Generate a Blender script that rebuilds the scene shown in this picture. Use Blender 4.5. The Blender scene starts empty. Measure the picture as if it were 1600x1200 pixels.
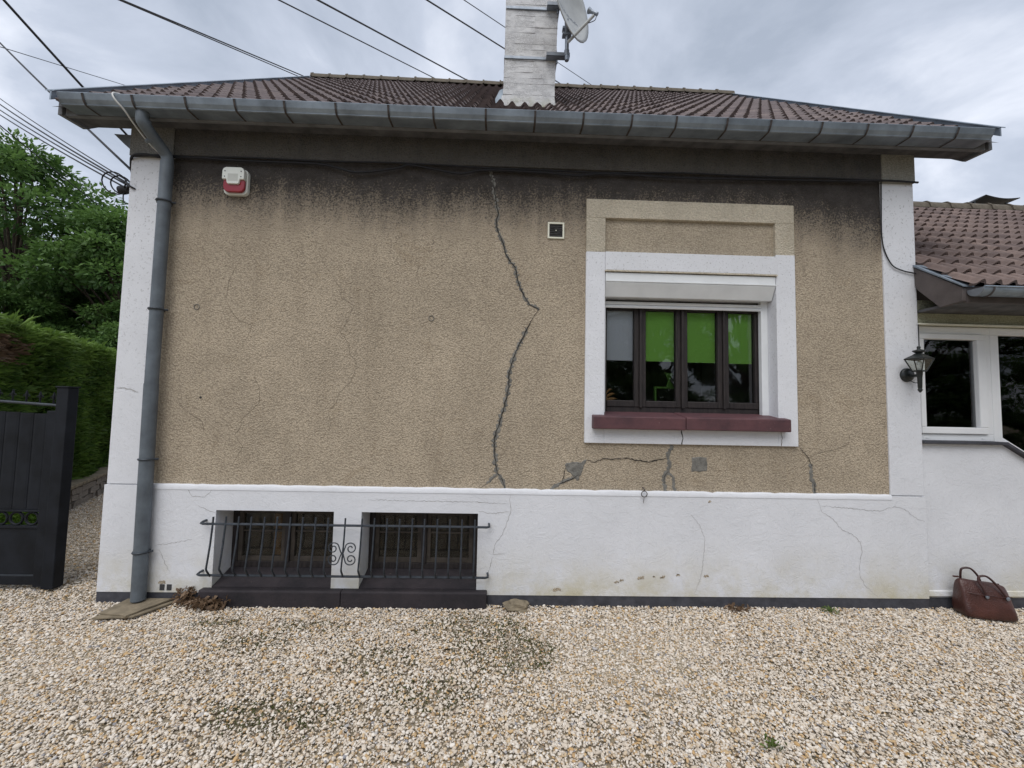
import bpy, math, random
import numpy as np
from mathutils import Vector, Matrix
random.seed(7); RNG = np.random.default_rng(7)
rad = math.radians
scene = bpy.context.scene
C = scene.collection

# ------------------------------------------------------------------ camera
cam = bpy.data.cameras.new('camera'); cam.lens = 36.0*650/1600; cam.sensor_width = 36
cam.sensor_fit = 'HORIZONTAL'; cam.clip_start = 0.05; cam.clip_end = 3000
cam_o = bpy.data.objects.new('camera', cam); C.objects.link(cam_o)
yaw, pitch, roll = rad(-1.5056), rad(3.3687), rad(1.1612)
fw = Vector((-math.sin(yaw)*math.cos(pitch), math.cos(yaw)*math.cos(pitch), math.sin(pitch)))
r0 = Vector((math.cos(yaw), math.sin(yaw), 0)); u0 = r0.cross(fw)
rt = r0*math.cos(roll)+u0*math.sin(roll); up = -r0*math.sin(roll)+u0*math.cos(roll)
mw = Matrix.Identity(4)
for i in range(3):
    mw[i][0] = rt[i]; mw[i][1] = up[i]; mw[i][2] = -fw[i]
mw.translation = Vector((0, -3.468, 1.6)); cam_o.matrix_world = mw
scene.camera = cam_o

# ------------------------------------------------------------------ sky and sun (overcast)
SUN_EL, SUN_AZ = rad(58), rad(200)      # azimuth from +y clockwise: behind the camera, a little to the left
world = bpy.data.worlds.new('World'); scene.world = world; world.use_nodes = True
nt = world.node_tree; nt.nodes.clear()
def wn(t, **k):
    n = nt.nodes.new(t)
    for a, b in k.items(): setattr(n, a, b)
    return n
wo = wn('ShaderNodeOutputWorld'); bg = wn('ShaderNodeBackground')
sky = wn('ShaderNodeTexSky', sky_type='NISHITA', sun_disc=False, sun_elevation=SUN_EL, sun_rotation=SUN_AZ)
skm = wn('ShaderNodeVectorMath', operation='SCALE'); skm.inputs['Scale'].default_value = 0.11
nt.links.new(sky.outputs[0], skm.inputs[0])
tc = wn('ShaderNodeTexCoord'); sx = wn('ShaderNodeSeparateXYZ'); nt.links.new(tc.outputs['Generated'], sx.inputs[0])
def wm(op, a, b):
    n = wn('ShaderNodeMath', operation=op)
    for i, v in enumerate((a, b)):
        if isinstance(v, (int, float)): n.inputs[i].default_value = v
        elif v is not None: nt.links.new(v, n.inputs[i])
    return n.outputs[0]
zz = wm('ADD', wm('MAXIMUM', sx.outputs[2], 0.0), 0.30)
cx = wn('ShaderNodeCombineXYZ'); nt.links.new(wm('DIVIDE', sx.outputs[0], zz), cx.inputs[0]); nt.links.new(wm('DIVIDE', sx.outputs[1], zz), cx.inputs[1])
n1 = wn('ShaderNodeTexNoise'); n1.inputs['Scale'].default_value = 2.3; n1.inputs['Detail'].default_value = 7; n1.inputs['Roughness'].default_value = 0.56; n1.inputs['Distortion'].default_value = 0.35
nt.links.new(cx.outputs[0], n1.inputs['Vector'])
cr = wn('ShaderNodeValToRGB'); e = cr.color_ramp.elements
e[0].position = 0.34; e[0].color = (0.31, 0.35, 0.42, 1); e[1].position = 0.66; e[1].color = (0.66, 0.69, 0.76, 1)
m = cr.color_ramp.elements.new(0.5); m.color = (0.43, 0.47, 0.55, 1)
nt.links.new(n1.outputs[0], cr.inputs[0])
mx = wn('ShaderNodeMix', data_type='RGBA'); mx.inputs[0].default_value = 0.90
nt.links.new(skm.outputs[0], mx.inputs[6]); nt.links.new(cr.outputs[0], mx.inputs[7])
nt.links.new(mx.outputs[2], bg.inputs[0]); bg.inputs[1].default_value = 1.0
nt.links.new(bg.outputs[0], wo.inputs[0])

sd = bpy.data.lights.new('sun', 'SUN'); sd.energy = 1.45; sd.angle = rad(50); sd.color = (1.0, 0.97, 0.93)
so = bpy.data.objects.new('sun', sd); C.objects.link(so)
dirv = Vector((math.sin(SUN_AZ)*math.cos(SUN_EL), math.cos(SUN_AZ)*math.cos(SUN_EL), math.sin(SUN_EL)))
so.location = dirv*30; so.rotation_euler = (-dirv).to_track_quat('-Z', 'Y').to_euler()

scene.view_settings.view_transform = 'Standard'; scene.view_settings.look = 'None'
scene.view_settings.exposure = 0.57; scene.view_settings.gamma = 1.0; scene.view_settings.use_curve_mapping = False
scene.cycles.max_bounces = 5; scene.cycles.diffuse_bounces = 3; scene.cycles.glossy_bounces = 3; scene.cycles.transmission_bounces = 3; scene.cycles.transparent_max_bounces = 10

# ------------------------------------------------------------------ materials
class Mat:
    def __init__(s, name, col=(.5, .5, .5), rough=.8, metal=0.0, spec=0.3):
        s.m = bpy.data.materials.new(name); s.m.use_nodes = True; s.t = s.m.node_tree
        s.b = s.t.nodes['Principled BSDF']; s.out = s.t.nodes['Material Output']
        s.b.inputs['Base Color'].default_value = (*col, 1); s.b.inputs['Roughness'].default_value = rough
        s.b.inputs['Metallic'].default_value = metal; s.b.inputs['Specular IOR Level'].default_value = spec
        s.co = s.t.nodes.new('ShaderNodeTexCoord').outputs['Object']
    def n(s, t, **k):
        n = s.t.nodes.new(t)
        for a, b in k.items(): setattr(n, a, b)
        return n
    def l(s, a, b): s.t.links.new(a, b)
    def noise(s, scale, detail=3, rough=.5, vec=None, stretch=None, dist=0):
        n = s.n('ShaderNodeTexNoise'); n.inputs['Scale'].default_value = scale; n.inputs['Detail'].default_value = detail
        n.inputs['Roughness'].default_value = rough; n.inputs['Distortion'].default_value = dist
        v = vec or s.co
        if stretch:
            mp = s.n('ShaderNodeMapping'); mp.inputs['Scale'].default_value = stretch; s.l(v, mp.inputs['Vector']); v = mp.outputs[0]
        s.l(v, n.inputs['Vector']); return n.outputs[0]
    def ramp(s, fac, stops, interp='LINEAR'):
        r = s.n('ShaderNodeValToRGB'); r.color_ramp.interpolation = interp; el = r.color_ramp.elements
        while len(el) < len(stops): el.new(.5)
        for q, (p, c) in zip(el, stops):
            q.position = p; q.color = (*c, 1) if isinstance(c, tuple) else (c, c, c, 1)
        s.l(fac, r.inputs[0]); return r.outputs[0]
    def mix(s, fac, a, b, blend='MIX'):
        n = s.n('ShaderNodeMix', data_type='RGBA', blend_type=blend)
        for i, v in ((0, fac), (6, a), (7, b)):
            if isinstance(v, (int, float)): n.inputs[i].default_value = v
            elif isinstance(v, tuple): n.inputs[i].default_value = (*v, 1)
            else: s.l(v, n.inputs[i])
        return n.outputs[2]
    def math(s, op, a, b=0.0, c=None, clamp=False):
        n = s.n('ShaderNodeMath', operation=op); n.use_clamp = clamp
        for i, v in enumerate((a, b, c)):
            if v is None: continue
            if isinstance(v, (int, float)): n.inputs[i].default_value = v
            else: s.l(v, n.inputs[i])
        return n.outputs[0]
    def col(s, v): s.l(v, s.b.inputs['Base Color']); return s
    def rough(s, v): s.l(v, s.b.inputs['Roughness']); return s
    def bump(s, h, strength=.5, dist=.01):
        n = s.n('ShaderNodeBump'); n.inputs['Strength'].default_value = strength; n.inputs['Distance'].default_value = dist
        s.l(h, n.inputs['Height']); s.l(n.outputs[0], s.b.inputs['Normal']); return s
    def z(s):
        q = s.n('ShaderNodeSeparateXYZ'); s.l(s.co, q.inputs[0]); return q.outputs
    def rnd(s): return s.n('ShaderNodeObjectInfo').outputs['Random']

def simple(name, col, rough=.7, metal=0., var=.25, scale=12, bump=.2, bscale=60, bd=.004, spec=.3):
    M = Mat(name, col, rough, metal, spec)
    n = M.noise(scale, 5, .6)
    lo = tuple(c*(1-var) for c in col); hi = tuple(min(1, c*(1+var)) for c in col)
    M.col(M.ramp(n, [(.3, lo), (.7, hi)]))
    if bump: M.bump(M.noise(bscale, 4, .6), bump, bd)
    return M.m

def roughcast(name, base, stain=None, dark=(.037, .034, .034), pits=.50):
    """sprayed roughcast render: coarse grains, slow tone drift and, near the top, a soot-like dirt band rain does not wash off"""
    M = Mat(name, base, .95, 0, .15)
    vo = M.n('ShaderNodeTexVoronoi'); vo.inputs['Scale'].default_value = 74; M.l(M.co, vo.inputs['Vector'])
    g = M.math('ADD', M.math('MULTIPLY', M.noise(58, 4, .66), .62), M.math('MULTIPLY', M.math('SUBTRACT', .98, M.math('MULTIPLY', vo.outputs['Distance'], 1.1)), .36)); g2 = M.noise(150, 2, .5)
    big = M.noise(1.1, 5, .6); mid = M.noise(5, 5, .65)
    c = M.ramp(mid, [(.28, tuple(v*.80 for v in base)), (.5, base), (.72, tuple(min(1, v*1.13) for v in base))])
    c = M.mix(.5, c, M.ramp(big, [(.32, tuple(v*.70 for v in base)), (.66, tuple(v*1.15 for v in base))]))
    run = M.noise(1.0, 6, .7, stretch=(5, 1, .7)); c = M.mix(M.ramp(run, [(.50, 0.0), (.72, .38)]), c, (base[0]*.62, base[1]*.60, base[2]*.58))
    blot = M.noise(3.2, 6, .72, dist=.8); c = M.mix(M.ramp(blot, [(.56, 0.0), (.68, .30)]), c, (base[0]*.60, base[1]*.53, base[2]*.44))
    c = M.mix(M.ramp(g, [(.34, pits), (.52, 0.0)]), c, tuple(v*.42 for v in base))  # shade between the grains painted into the colour: hollows darker
    c = M.mix(M.ramp(g, [(.52, 0.0), (.72, .45)]), c, tuple(min(1, v*1.35) for v in base))  # light on the raised grains painted in as a paler colour
    if stain:
        z0, z1 = stain
        X, Y, Zc = M.z()
        strk = M.noise(1.0, 5, .65, stretch=(7, 1, .9)); wv = M.noise(1.3, 4, .6)
        zz = M.math('ADD', Zc, M.math('MULTIPLY', M.math('SUBTRACT', strk, .5), .44))
        zz = M.math('ADD', zz, M.math('MULTIPLY', M.math('SUBTRACT', wv, .5), .26))
        zz = M.math('ADD', zz, M.math('MULTIPLY', M.math('SUBTRACT', g, .5), .95))
        xr = M.math('DIVIDE', M.math('SUBTRACT', X, 2.3), .9, clamp=True); zz = M.math('ADD', zz, M.math('MULTIPLY', xr, .14))
        f = M.math('DIVIDE', M.math('SUBTRACT', zz, z0), z1-z0, clamp=True)
        f = M.math('MULTIPLY', f, .95)
        dk = M.ramp(M.noise(8, 5, .7), [(.3, tuple(v*.75 for v in dark)), (.7, tuple(v*1.7 for v in dark))])
        c = M.mix(f, c, dk)
        # sparse dirt pits that thin out down the wall
        f2 = M.math('DIVIDE', M.math('SUBTRACT', Zc, 1.9), 2.2, clamp=True)
        pt = M.math('MULTIPLY', M.ramp(M.noise(60, 3, .6), [(.56, 0.0), (.63, 1.0)]), M.ramp(M.noise(2.2, 5, .65), [(.38, .15), (.60, 1.0)]))
        c = M.mix(M.math('MULTIPLY', M.math('MULTIPLY', pt, f2), .8), c, dark)
    M.col(c); M.bump(M.math('ADD', g, M.math('MULTIPLY', g2, .35)), .85, .018)
    return M.m

def white_render(name, base=(.71, .72, .75), spots=True, foot=True, grime=None):
    M = Mat(name, base, .75, 0, .25)
    big = M.noise(1.6, 5, .6); g = M.noise(34, 5, .68, dist=.8); fine = M.noise(120, 2, .5)
    c = M.ramp(big, [(.3, tuple(v*.90 for v in base)), (.65, base)])
    c = M.mix(M.ramp(M.noise(9, 5, .6), [(.55, 0.0), (.8, .22)]), c, tuple(v*.80 for v in base))
    X, Y, Zc = M.z()
    if foot:
        f = M.math('SUBTRACT', 1.0, M.math('DIVIDE', M.math('SUBTRACT', Zc, .10), .55, clamp=True))
        f = M.math('MULTIPLY', M.math('MULTIPLY', f, f), M.ramp(M.noise(2.6, 5, .7), [(.38, 0.0), (.64, .9)]))
        c = M.mix(f, c, (.50, .46, .32))
    if spots:
        f2 = M.math('DIVIDE', M.math('SUBTRACT', Zc, .6), 3.0, clamp=True)
        pt = M.ramp(M.noise(64, 3, .6, stretch=(1, 1, .8)), [(.60, 0.0), (.67, 1.0)])
        c = M.mix(M.math('MULTIPLY', M.math('MULTIPLY', pt, f2), .62), c, (.24, .235, .23))
    chip = M.ramp(M.noise(7, 4, .6), [(.745, 0.0), (.755, .8)])
    c = M.mix(chip, c, (.50, .47, .42))
    M.col(c)
    w = M.n('ShaderNodeTexVoronoi', feature='DISTANCE_TO_EDGE'); w.inputs['Scale'].default_value = 4.5; M.l(M.co, w.inputs['Vector'])
    flake = M.ramp(M.noise(6, 6, .72, dist=1.5), [(.47, 0.0), (.50, 1.0)])
    h = M.math('ADD', M.math('MULTIPLY', g, .8), M.math('MULTIPLY', flake, .25)); h = M.math('ADD', h, M.math('MULTIPLY', fine, .25))
    M.bump(h, .38, .009)
    return M.m

MT = {}
MT['roughcast'] = roughcast('beige_roughcast', (.475, .397, .298), stain=(3.03, 3.43))
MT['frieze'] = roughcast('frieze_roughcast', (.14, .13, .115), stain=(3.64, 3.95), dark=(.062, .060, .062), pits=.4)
MT['capital'] = roughcast('capital_render', (.36, .35, .31), pits=.3)
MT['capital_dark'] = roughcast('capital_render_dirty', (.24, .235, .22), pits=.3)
MT['cream'] = roughcast('cream_trim', (.57, .51, .405), stain=None, pits=.25)
MT['cream_panel'] = roughcast('cream_panel', (.46, .39, .295), pits=.4)
MT['lintel_green'] = roughcast('mossy_lintel', (.42, .42, .30), pits=.3)
MT['white'] = white_render('white_painted_render')
MT['white_trim'] = white_render('white_painted_trim', (.73, .74, .77), True, False)
MT['white_plain'] = white_render('white_annex_render', (.71, .72, .75), False, True)
MT['base'] = simple('bitumen_base', (.055, .056, .066), .7, var=.35, bump=.4, bscale=40)
MT['zinc'] = simple('zinc_sheet', (.225, .265, .31), .5, .45, var=.32, scale=5, bump=.12, bscale=18, bd=.004, spec=.4)
MT['zinc_dark'] = simple('weathered_zinc', (.20, .22, .25), .55, .4, var=.3, scale=6, bump=.15, bscale=14)
MT['pipe'] = simple('grey_pvc_pipe', (.105, .124, .142), .5, 0, var=.28, scale=7, bump=.08, spec=.45)
MT['fascia'] = simple('fascia_board', (.17, .175, .185), .6, 0, var=.3, scale=6, bump=.2)
MT['barge'] = simple('barge_board', (.10, .085, .082), .7, 0, var=.3, scale=5, bump=.25)
MT['soffit'] = simple('soffit_board', (.10, .10, .105), .85, 0, var=.4, scale=8, bump=.3)
MT['rust'] = simple('rusty_strap', (.085, .075, .072), .8, .2, var=.5, scale=30, bump=.3)
MT['dark'] = simple('dark_interior', (.05, .05, .052), .95, 0, var=.3, bump=0)
MT['room'] = simple('room_wall', (.20, .19, .18), .95, 0, var=.1, bump=0)
MT['wood_dark'] = None
M = Mat('weathered_dark_wood', (.05, .04, .036), .62, 0, .35)
gr = M.noise(7, 5, .65, stretch=(9, 9, 1)); ch = M.noise(26, 4, .7)
c = M.ramp(gr, [(.3, (.012, .010, .011)), (.7, (.040, .032, .030))]); c = M.mix(M.ramp(ch, [(.70, 0.0), (.74, .55)]), c, (.22, .18, .15))
M.col(c); M.bump(gr, .35, .004); MT['wood_dark'] = M.m
MT['wood_grey'] = simple('greyed_wood', (.060, .050, .041), .8, 0, var=.4, scale=10, bump=.3)
M = Mat('oxblood_tile_sill', (.12, .05, .055), .55, 0, .4)
c = M.ramp(M.noise(6, 5, .7), [(.3, (.060, .030, .036)), (.7, (.125, .055, .060))]); c = M.mix(M.ramp(M.noise(34, 4, .7), [(.67, 0.0), (.71, .7)]), c, (.34, .22, .20))
M.col(c); M.bump(M.noise(40, 4, .6), .35, .004); MT['sill'] = M.m
M = Mat('dirty_purple_slab', (.07, .05, .056), .75, 0, .3)
c = M.ramp(M.noise(4, 6, .7), [(.3, (.016, .015, .018)), (.7, (.044, .036, .040))]); c = M.mix(M.ramp(M.noise(28, 4, .7), [(.70, 0.0), (.74, .5)]), c, (.30, .25, .20))
M.col(c); M.bump(M.noise(30, 5, .65), .5, .008); MT['slab'] = M.m
MT['pvc'] = simple('white_pvc', (.78, .79, .80), .38, 0, var=.05, scale=3, bump=0, spec=.45)
MT['alu'] = simple('white_aluminium', (.74, .76, .77), .42, 0, var=.07, scale=4, bump=.04, spec=.4)
MT['iron'] = simple('painted_iron', (.035, .042, .052), .48, .1, var=.35, scale=20, bump=.25, bscale=90, bd=.002, spec=.45)
MT['lampblack'] = simple('lamp_black_enamel', (.018, .022, .022), .35, .1, var=.3, bump=.08, spec=.5)
MT['gate'] = simple('anthracite_gate_paint', (.0085, .010, .0135), .62, 0, var=.45, scale=6, bump=.12, spec=.22)
MT['cable'] = simple('black_cable', (.018, .018, .021), .6, 0, var=.2, bump=0)
MT['cable_grey'] = simple('grey_cable', (.05, .05, .056), .6, 0, var=.2, bump=0)
MT['cable_white'] = simple('white_coax', (.62, .62, .60), .5, 0, var=.1, bump=0)
MT['mortar'] = simple('cement_repair', (.185, .178, .16), .95, 0, var=.35, scale=30, bump=.7, bscale=70, bd=.01)
MT['crack'] = simple('crack_shadow', (.035, .032, .028), 1, 0, var=.2, bump=0)
MT['crackline'] = simple('hairline_crack', (.17, .14, .105), 1, 0, var=.3, bump=0)
MT['crackwhite'] = simple('paint_crack', (.36, .35, .34), 1, 0, var=.3, bump=0)
MT['stone'] = simple('rubble_stone', (.26, .225, .19), .9, 0, var=.4, scale=9, bump=.8, bscale=22, bd=.02)
MT['slate'] = simple('weathered_slate_slab', (.20, .165, .115), .9, 0, var=.35, scale=10, bump=.6, bscale=26, bd=.01)
MT['dish'] = simple('grey_dish_paint', (.46, .475, .47), .5, 0, var=.12, scale=7, bump=.05)
MT['galv'] = simple('galvanised_steel', (.26, .29, .33), .5, .6, var=.2, scale=15, bump=.05)
MT['marks'] = simple('faded_blue_print', (.10, .12, .18), .7, 0, var=.2, bump=0)
MT['alarm'] = simple('ivory_plastic', (.70, .72, .67), .4, 0, var=.04, bump=0, spec=.4)
MT['alarm2'] = simple('ivory_plastic_grille', (.52, .53, .49), .55, 0, var=.05, bump=0)
M = Mat('red_lens', (.26, .010, .018), .18, 0, .5); M.b.inputs['Coat Weight'].default_value = .3; MT['red'] = M.m
MT['bright'] = simple('pale_plastic', (.75, .74, .62), .5, 0, var=.05, bump=0)
MT['grillebrown'] = simple('brown_mesh', (.045, .042, .042), .6, .2, var=.6, scale=45, bump=.1)
M = Mat('brown_leather', (.075, .022, .016), .38, 0, .5)
c = M.ramp(M.noise(7, 5, .6), [(.3, (.030, .010, .008)), (.7, (.075, .026, .019))]); M.col(c)
cv = M.n('ShaderNodeTexVoronoi'); cv.inputs['Scale'].default_value = 110; M.l(M.co, cv.inputs['Vector'])
M.bump(M.math('ADD', cv.outputs['Distance'], M.math('MULTIPLY', M.noise(12, 4, .6), 1.5)), .3, .006); MT['leather'] = M.m
MT['leather_dark'] = simple('dark_leather_handle', (.045, .016, .014), .4, 0, var=.3, bump=.15, spec=.5)
MT['green_frame'] = simple('lime_green_paint', (.10, .23, .04), .5, 0, var=.1, bump=0)
MT['leaf_orange'] = simple('variegated_leaf', (.55, .30, .12), .6, 0, var=.4, scale=40, bump=0)
MT['board_orange'] = simple('ochre_board', (.32, .15, .045), .8, 0, var=.4, scale=9, bump=.2)
MT['dryleaf'] = simple('dead_leaves', (.12, .055, .028), .9, 0, var=.5, scale=30, bump=.2)
def fabric(name, c):
    M = Mat(name, c, .9, 0, .1)
    M.col(M.ramp(M.noise(60, 3, .6, stretch=(1, 1, 5)), [(.3, tuple(v*.9 for v in c)), (.7, tuple(v*1.08 for v in c))]))
    tr = M.n('ShaderNodeBsdfTranslucent'); tr.inputs[0].default_value = (*c, 1); ms = M.n('ShaderNodeMixShader'); ms.inputs[0].default_value = .12
    M.l(M.b.outputs[0], ms.inputs[1]); M.l(tr.outputs[0], ms.inputs[2]); M.l(ms.outputs[0], M.out.inputs[0]); return M.m
MT['blind_green'] = fabric('green_blind_fabric', (.34, .70, .14)); MT['blind_grey'] = fabric('grey_blind_fabric', (.74, .77, .83))
MT['blind_dark'] = fabric('charcoal_blind_fabric', (.20, .22, .25))
def glass(name, tint=(.93, .97, .95), ior=1.45, dust=0.0):
    M = Mat(name); t = M.n('ShaderNodeBsdfTransparent'); t.inputs[0].default_value = (*tint, 1)
    g = M.n('ShaderNodeBsdfGlossy'); g.inputs['Roughness'].default_value = .015
    bp = M.n('ShaderNodeBump'); bp.inputs['Strength'].default_value = .05; bp.inputs['Distance'].default_value = .01
    M.l(M.noise(5, 2, .5), bp.inputs['Height']); M.l(bp.outputs[0], g.inputs['Normal'])
    f = M.n('ShaderNodeFresnel'); f.inputs[0].default_value = ior
    k = M.math('MULTIPLY', f.outputs[0], 1.1, clamp=True)
    ms = M.n('ShaderNodeMixShader'); M.l(k, ms.inputs[0]); M.l(t.outputs[0], ms.inputs[1]); M.l(g.outputs[0], ms.inputs[2]); res = ms.outputs[0]
    if dust:
        d = M.n('ShaderNodeBsdfDiffuse'); d.inputs[0].default_value = (.3, .27, .22, 1); m2 = M.n('ShaderNodeMixShader')
        M.l(M.math('MULTIPLY', M.noise(9, 5, .7), dust), m2.inputs[0]); M.l(res, m2.inputs[1]); M.l(d.outputs[0], m2.inputs[2]); res = m2.outputs[0]
    M.l(res, M.out.inputs[0]); return M.m
MT['glass'] = glass('window_glass', (.96, .97, .97), 1.5); MT['glass_dusty'] = glass('dusty_glass', (.75, .75, .72), 1.4, .10)
MT['glass_lamp'] = glass('lamp_glass', (.93, .96, .93), 1.4, .15)
def tile_mat(name, a, b, c2):
    M = Mat(name, a, .78, 0, .3)
    r = M.rnd(); c = M.ramp(r, [(0, a), (.45, b), (1, c2)])
    mott = M.noise(14, 5, .7); c = M.mix(M.ramp(mott, [(.35, .55), (.6, 0.0)]), c, tuple(v*.55 for v in a))
    lich = M.ramp(M.noise(30, 4, .7), [(.66, 0.0), (.72, .45)]); c = M.mix(lich, c, (.22, .21, .17))
    M.col(c); M.bump(M.noise(60, 4, .6), .3, .004); return M.m
MT['tile'] = tile_mat('brown_roof_tile', (.130, .104, .103), (.172, .137, .132), (.216, .172, .160))
MT['tile2'] = tile_mat('annex_roof_tile', (.130, .096, .088), (.172, .127, .114), (.222, .163, .143))
MT['ridge'] = simple('mossy_ridge_tile', (.115, .098, .075), .85, 0, var=.35, scale=12, bump=.4)
MT['deck'] = simple('roof_underlay', (.04, .035, .033), .95, 0, bump=0)
M = Mat('whitewashed_brick', (.66, .66, .66), .85, 0, .2)
M.co = M.n('ShaderNodeNewGeometry').outputs['Position']
base = M.ramp(M.noise(10, 5, .7), [(.3, (.56, .56, .57)), (.65, (.72, .72, .72))])
fl = M.noise(26, 6, .78, stretch=(1, 1, 2.2), dist=1.6); lines = M.ramp(M.math('ABSOLUTE', M.math('SUBTRACT', fl, .5)), [(.0, 1.0), (.030, 0.0)])
area = M.ramp(M.noise(6, 4, .6, stretch=(1, 1, 1.8)), [(.40, 0.0), (.54, 1.0)])
c = M.mix(M.math('MULTIPLY', M.math('MULTIPLY', lines, area), .9), base, (.10, .095, .10))
moss = M.z()[2]; mf = M.math('SUBTRACT', 1.0, M.math('DIVIDE', M.math('SUBTRACT', moss, 4.76), .16, clamp=True))
c = M.mix(M.math('MULTIPLY', mf, M.ramp(M.noise(14, 4, .6), [(.4, 0.0), (.65, .8)])), c, (.30, .30, .16))
M.col(c); M.bump(fl, .7, .012); MT['brick'] = M.m
def leaf_mat(name, a, b, trans=.35, rough=.55):
    M = Mat(name, a, rough, 0, .35)
    q = M.n('ShaderNodeAttribute', attribute_name='tone'); f = q.outputs['Fac']
    c = M.ramp(f, [(0, a), (1, b)]); M.col(c)
    tr = M.n('ShaderNodeBsdfTranslucent'); M.l(c, tr.inputs[0]); ms = M.n('ShaderNodeMixShader'); ms.inputs[0].default_value = trans
    M.l(M.b.outputs[0], ms.inputs[1]); M.l(tr.outputs[0], ms.inputs[2]); M.l(ms.outputs[0], M.out.inputs[0]); return M.m
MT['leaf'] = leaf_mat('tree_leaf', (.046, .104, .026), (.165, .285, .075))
MT['frond'] = leaf_mat('conifer_frond', (.046, .100, .018), (.185, .300, .055), .35)
MT['frond_brown'] = leaf_mat('dead_frond', (.12, .075, .045), (.24, .16, .10), .2)
MT['grass'] = leaf_mat('grass_blade', (.09, .19, .02), (.20, .34, .05), .3)
MT['bark'] = simple('bark', (.07, .055, .042), .95, 0, var=.4, scale=10, bump=.7, bscale=25, bd=.02)
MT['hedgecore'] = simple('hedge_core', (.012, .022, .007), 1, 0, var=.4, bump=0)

# ------------------------------------------------------------------ mesh helpers
class MB:
    def __init__(s): s.v = []; s.f = []
    def add(s, v, f):
        o = len(s.v); s.v += [tuple(p) for p in v]; s.f += [tuple(i+o for i in q) for q in f]; return s
    def box(s, x0, x1, y0, y1, z0, z1):
        return s.add([(x0,y0,z0),(x1,y0,z0),(x1,y1,z0),(x0,y1,z0),(x0,y0,z1),(x1,y0,z1),(x1,y1,z1),(x0,y1,z1)],
                     [(0,3,2,1),(4,5,6,7),(0,1,5,4),(1,2,6,5),(2,3,7,6),(3,0,4,7)])
    def prism(s, poly, a0, a1, axis='x'):
        """poly: (u,w) points; axis x: (y,z), axis y: (x,z), axis z: (x,y)"""
        def P(u, w, a): return (a,u,w) if axis == 'x' else (u,a,w) if axis == 'y' else (u,w,a)
        n = len(poly); v = [P(u,w,a0) for u,w in poly]+[P(u,w,a1) for u,w in poly]
        return s.add(v, [tuple(range(n-1,-1,-1)), tuple(range(n,2*n))]+[(i,(i+1)%n,n+(i+1)%n,n+i) for i in range(n)])
    def tube(s, path, r, n=6, caps=True):
        P = [Vector(p) for p in path]; rr = r if isinstance(r, (list, tuple)) else [r]*len(P); rings = []
        t = (P[1]-P[0]).normalized(); a = t.orthogonal().normalized()
        for i, p in enumerate(P):
            d = (P[min(i+1,len(P)-1)]-P[max(i-1,0)]).normalized()
            a = (a-d*a.dot(d)); a = a.normalized() if a.length > 1e-6 else d.orthogonal().normalized(); b = d.cross(a)
            rings.append([p+(a*math.cos(2*math.pi*k/n)+b*math.sin(2*math.pi*k/n))*rr[i] for k in range(n)])
        v = [q for g in rings for q in g]; f = []
        for i in range(len(P)-1):
            for k in range(n):
                f.append((i*n+k, i*n+(k+1)%n, (i+1)*n+(k+1)%n, (i+1)*n+k))
        if caps:
            o = len(v); v += rings[0]+rings[-1]; f += [tuple(o+k for k in range(n-1,-1,-1)), tuple(o+n+k for k in range(n))]
        return s.add(v, f)
    def lathe(s, prof, c=(0,0,0), n=16, axis='z'):
        v = []; f = []
        for r, h in prof:
            for k in range(n):
                a = 2*math.pi*k/n; x, y = r*math.cos(a), r*math.sin(a)
                p = (x,y,h) if axis == 'z' else (x,-h,y) if axis == 'y' else (h,x,y)
                v.append((p[0]+c[0], p[1]+c[1], p[2]+c[2]))
        for i in range(len(prof)-1):
            for k in range(n): f.append((i*n+k, i*n+(k+1)%n, (i+1)*n+(k+1)%n, (i+1)*n+k))
        f += [tuple(range(n-1,-1,-1)), tuple((len(prof)-1)*n+k for k in range(n))]
        return s.add(v, f)
    def mesh(s, name, mat, smooth=False):
        me = bpy.data.meshes.new(name); me.from_pydata(s.v, [], s.f); me.update()
        if mat is not None: me.materials.append(mat)
        if smooth: me.polygons.foreach_set('use_smooth', [True]*len(me.polygons))
        import bmesh
        bm = bmesh.new(); bm.from_mesh(me); bmesh.ops.recalc_face_normals(bm, faces=bm.faces); bm.to_mesh(me); bm.free()
        return me
    def build(s, name, mat, parent=None, smooth=False, bevel=0, seg=2):
        return place(name, s.mesh(name, MT[mat] if isinstance(mat, str) else mat, smooth), parent, bevel, seg)

def place(name, me, parent=None, bevel=0, seg=2, loc=None, rot=None):
    o = bpy.data.objects.new(name, me); C.objects.link(o)
    if parent is not None:
        o.parent = parent
        if loc is None: o.location = -root_offset(parent)
    if loc is not None: o.location = Vector(loc) - (root_offset(parent) if parent is not None else Vector((0,0,0)))
    if rot is not None: o.rotation_euler = rot
    if bevel:
        b = o.modifiers.new('bevel', 'BEVEL'); b.width = bevel; b.segments = seg; b.limit_method = 'ANGLE'; b.angle_limit = rad(40)
    return o
def root_offset(p):
    v = Vector((0,0,0))
    while p is not None: v += p.location; p = p.parent
    return v
def thing(name, label, cat, loc=(0,0,0), group=None):
    o = bpy.data.objects.new(name, None); C.objects.link(o); o.location = loc; o.empty_display_size = .1
    return tag(o, label, cat, group)
def tag(o, label, cat, group=None):
    o['label'] = label; o['category'] = cat
    if group: o['group'] = group
    return o
def struct(o): o['kind'] = 'structure'; return o
def stuff(o): o['kind'] = 'stuff'; return o
def smooth_path(pts, n=6):
    P = [Vector(p) for p in pts]; out = []
    for i in range(len(P)-1):
        p0, p1, p2, p3 = P[max(i-1,0)], P[i], P[i+1], P[min(i+2,len(P)-1)]
        for k in range(n):
            t = k/n
            out.append(.5*((2*p1)+(p2-p0)*t+(2*p0-5*p1+4*p2-p3)*t*t+(-p0+3*p1-3*p2+p3)*t**3))
    out.append(P[-1]); return out
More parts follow.
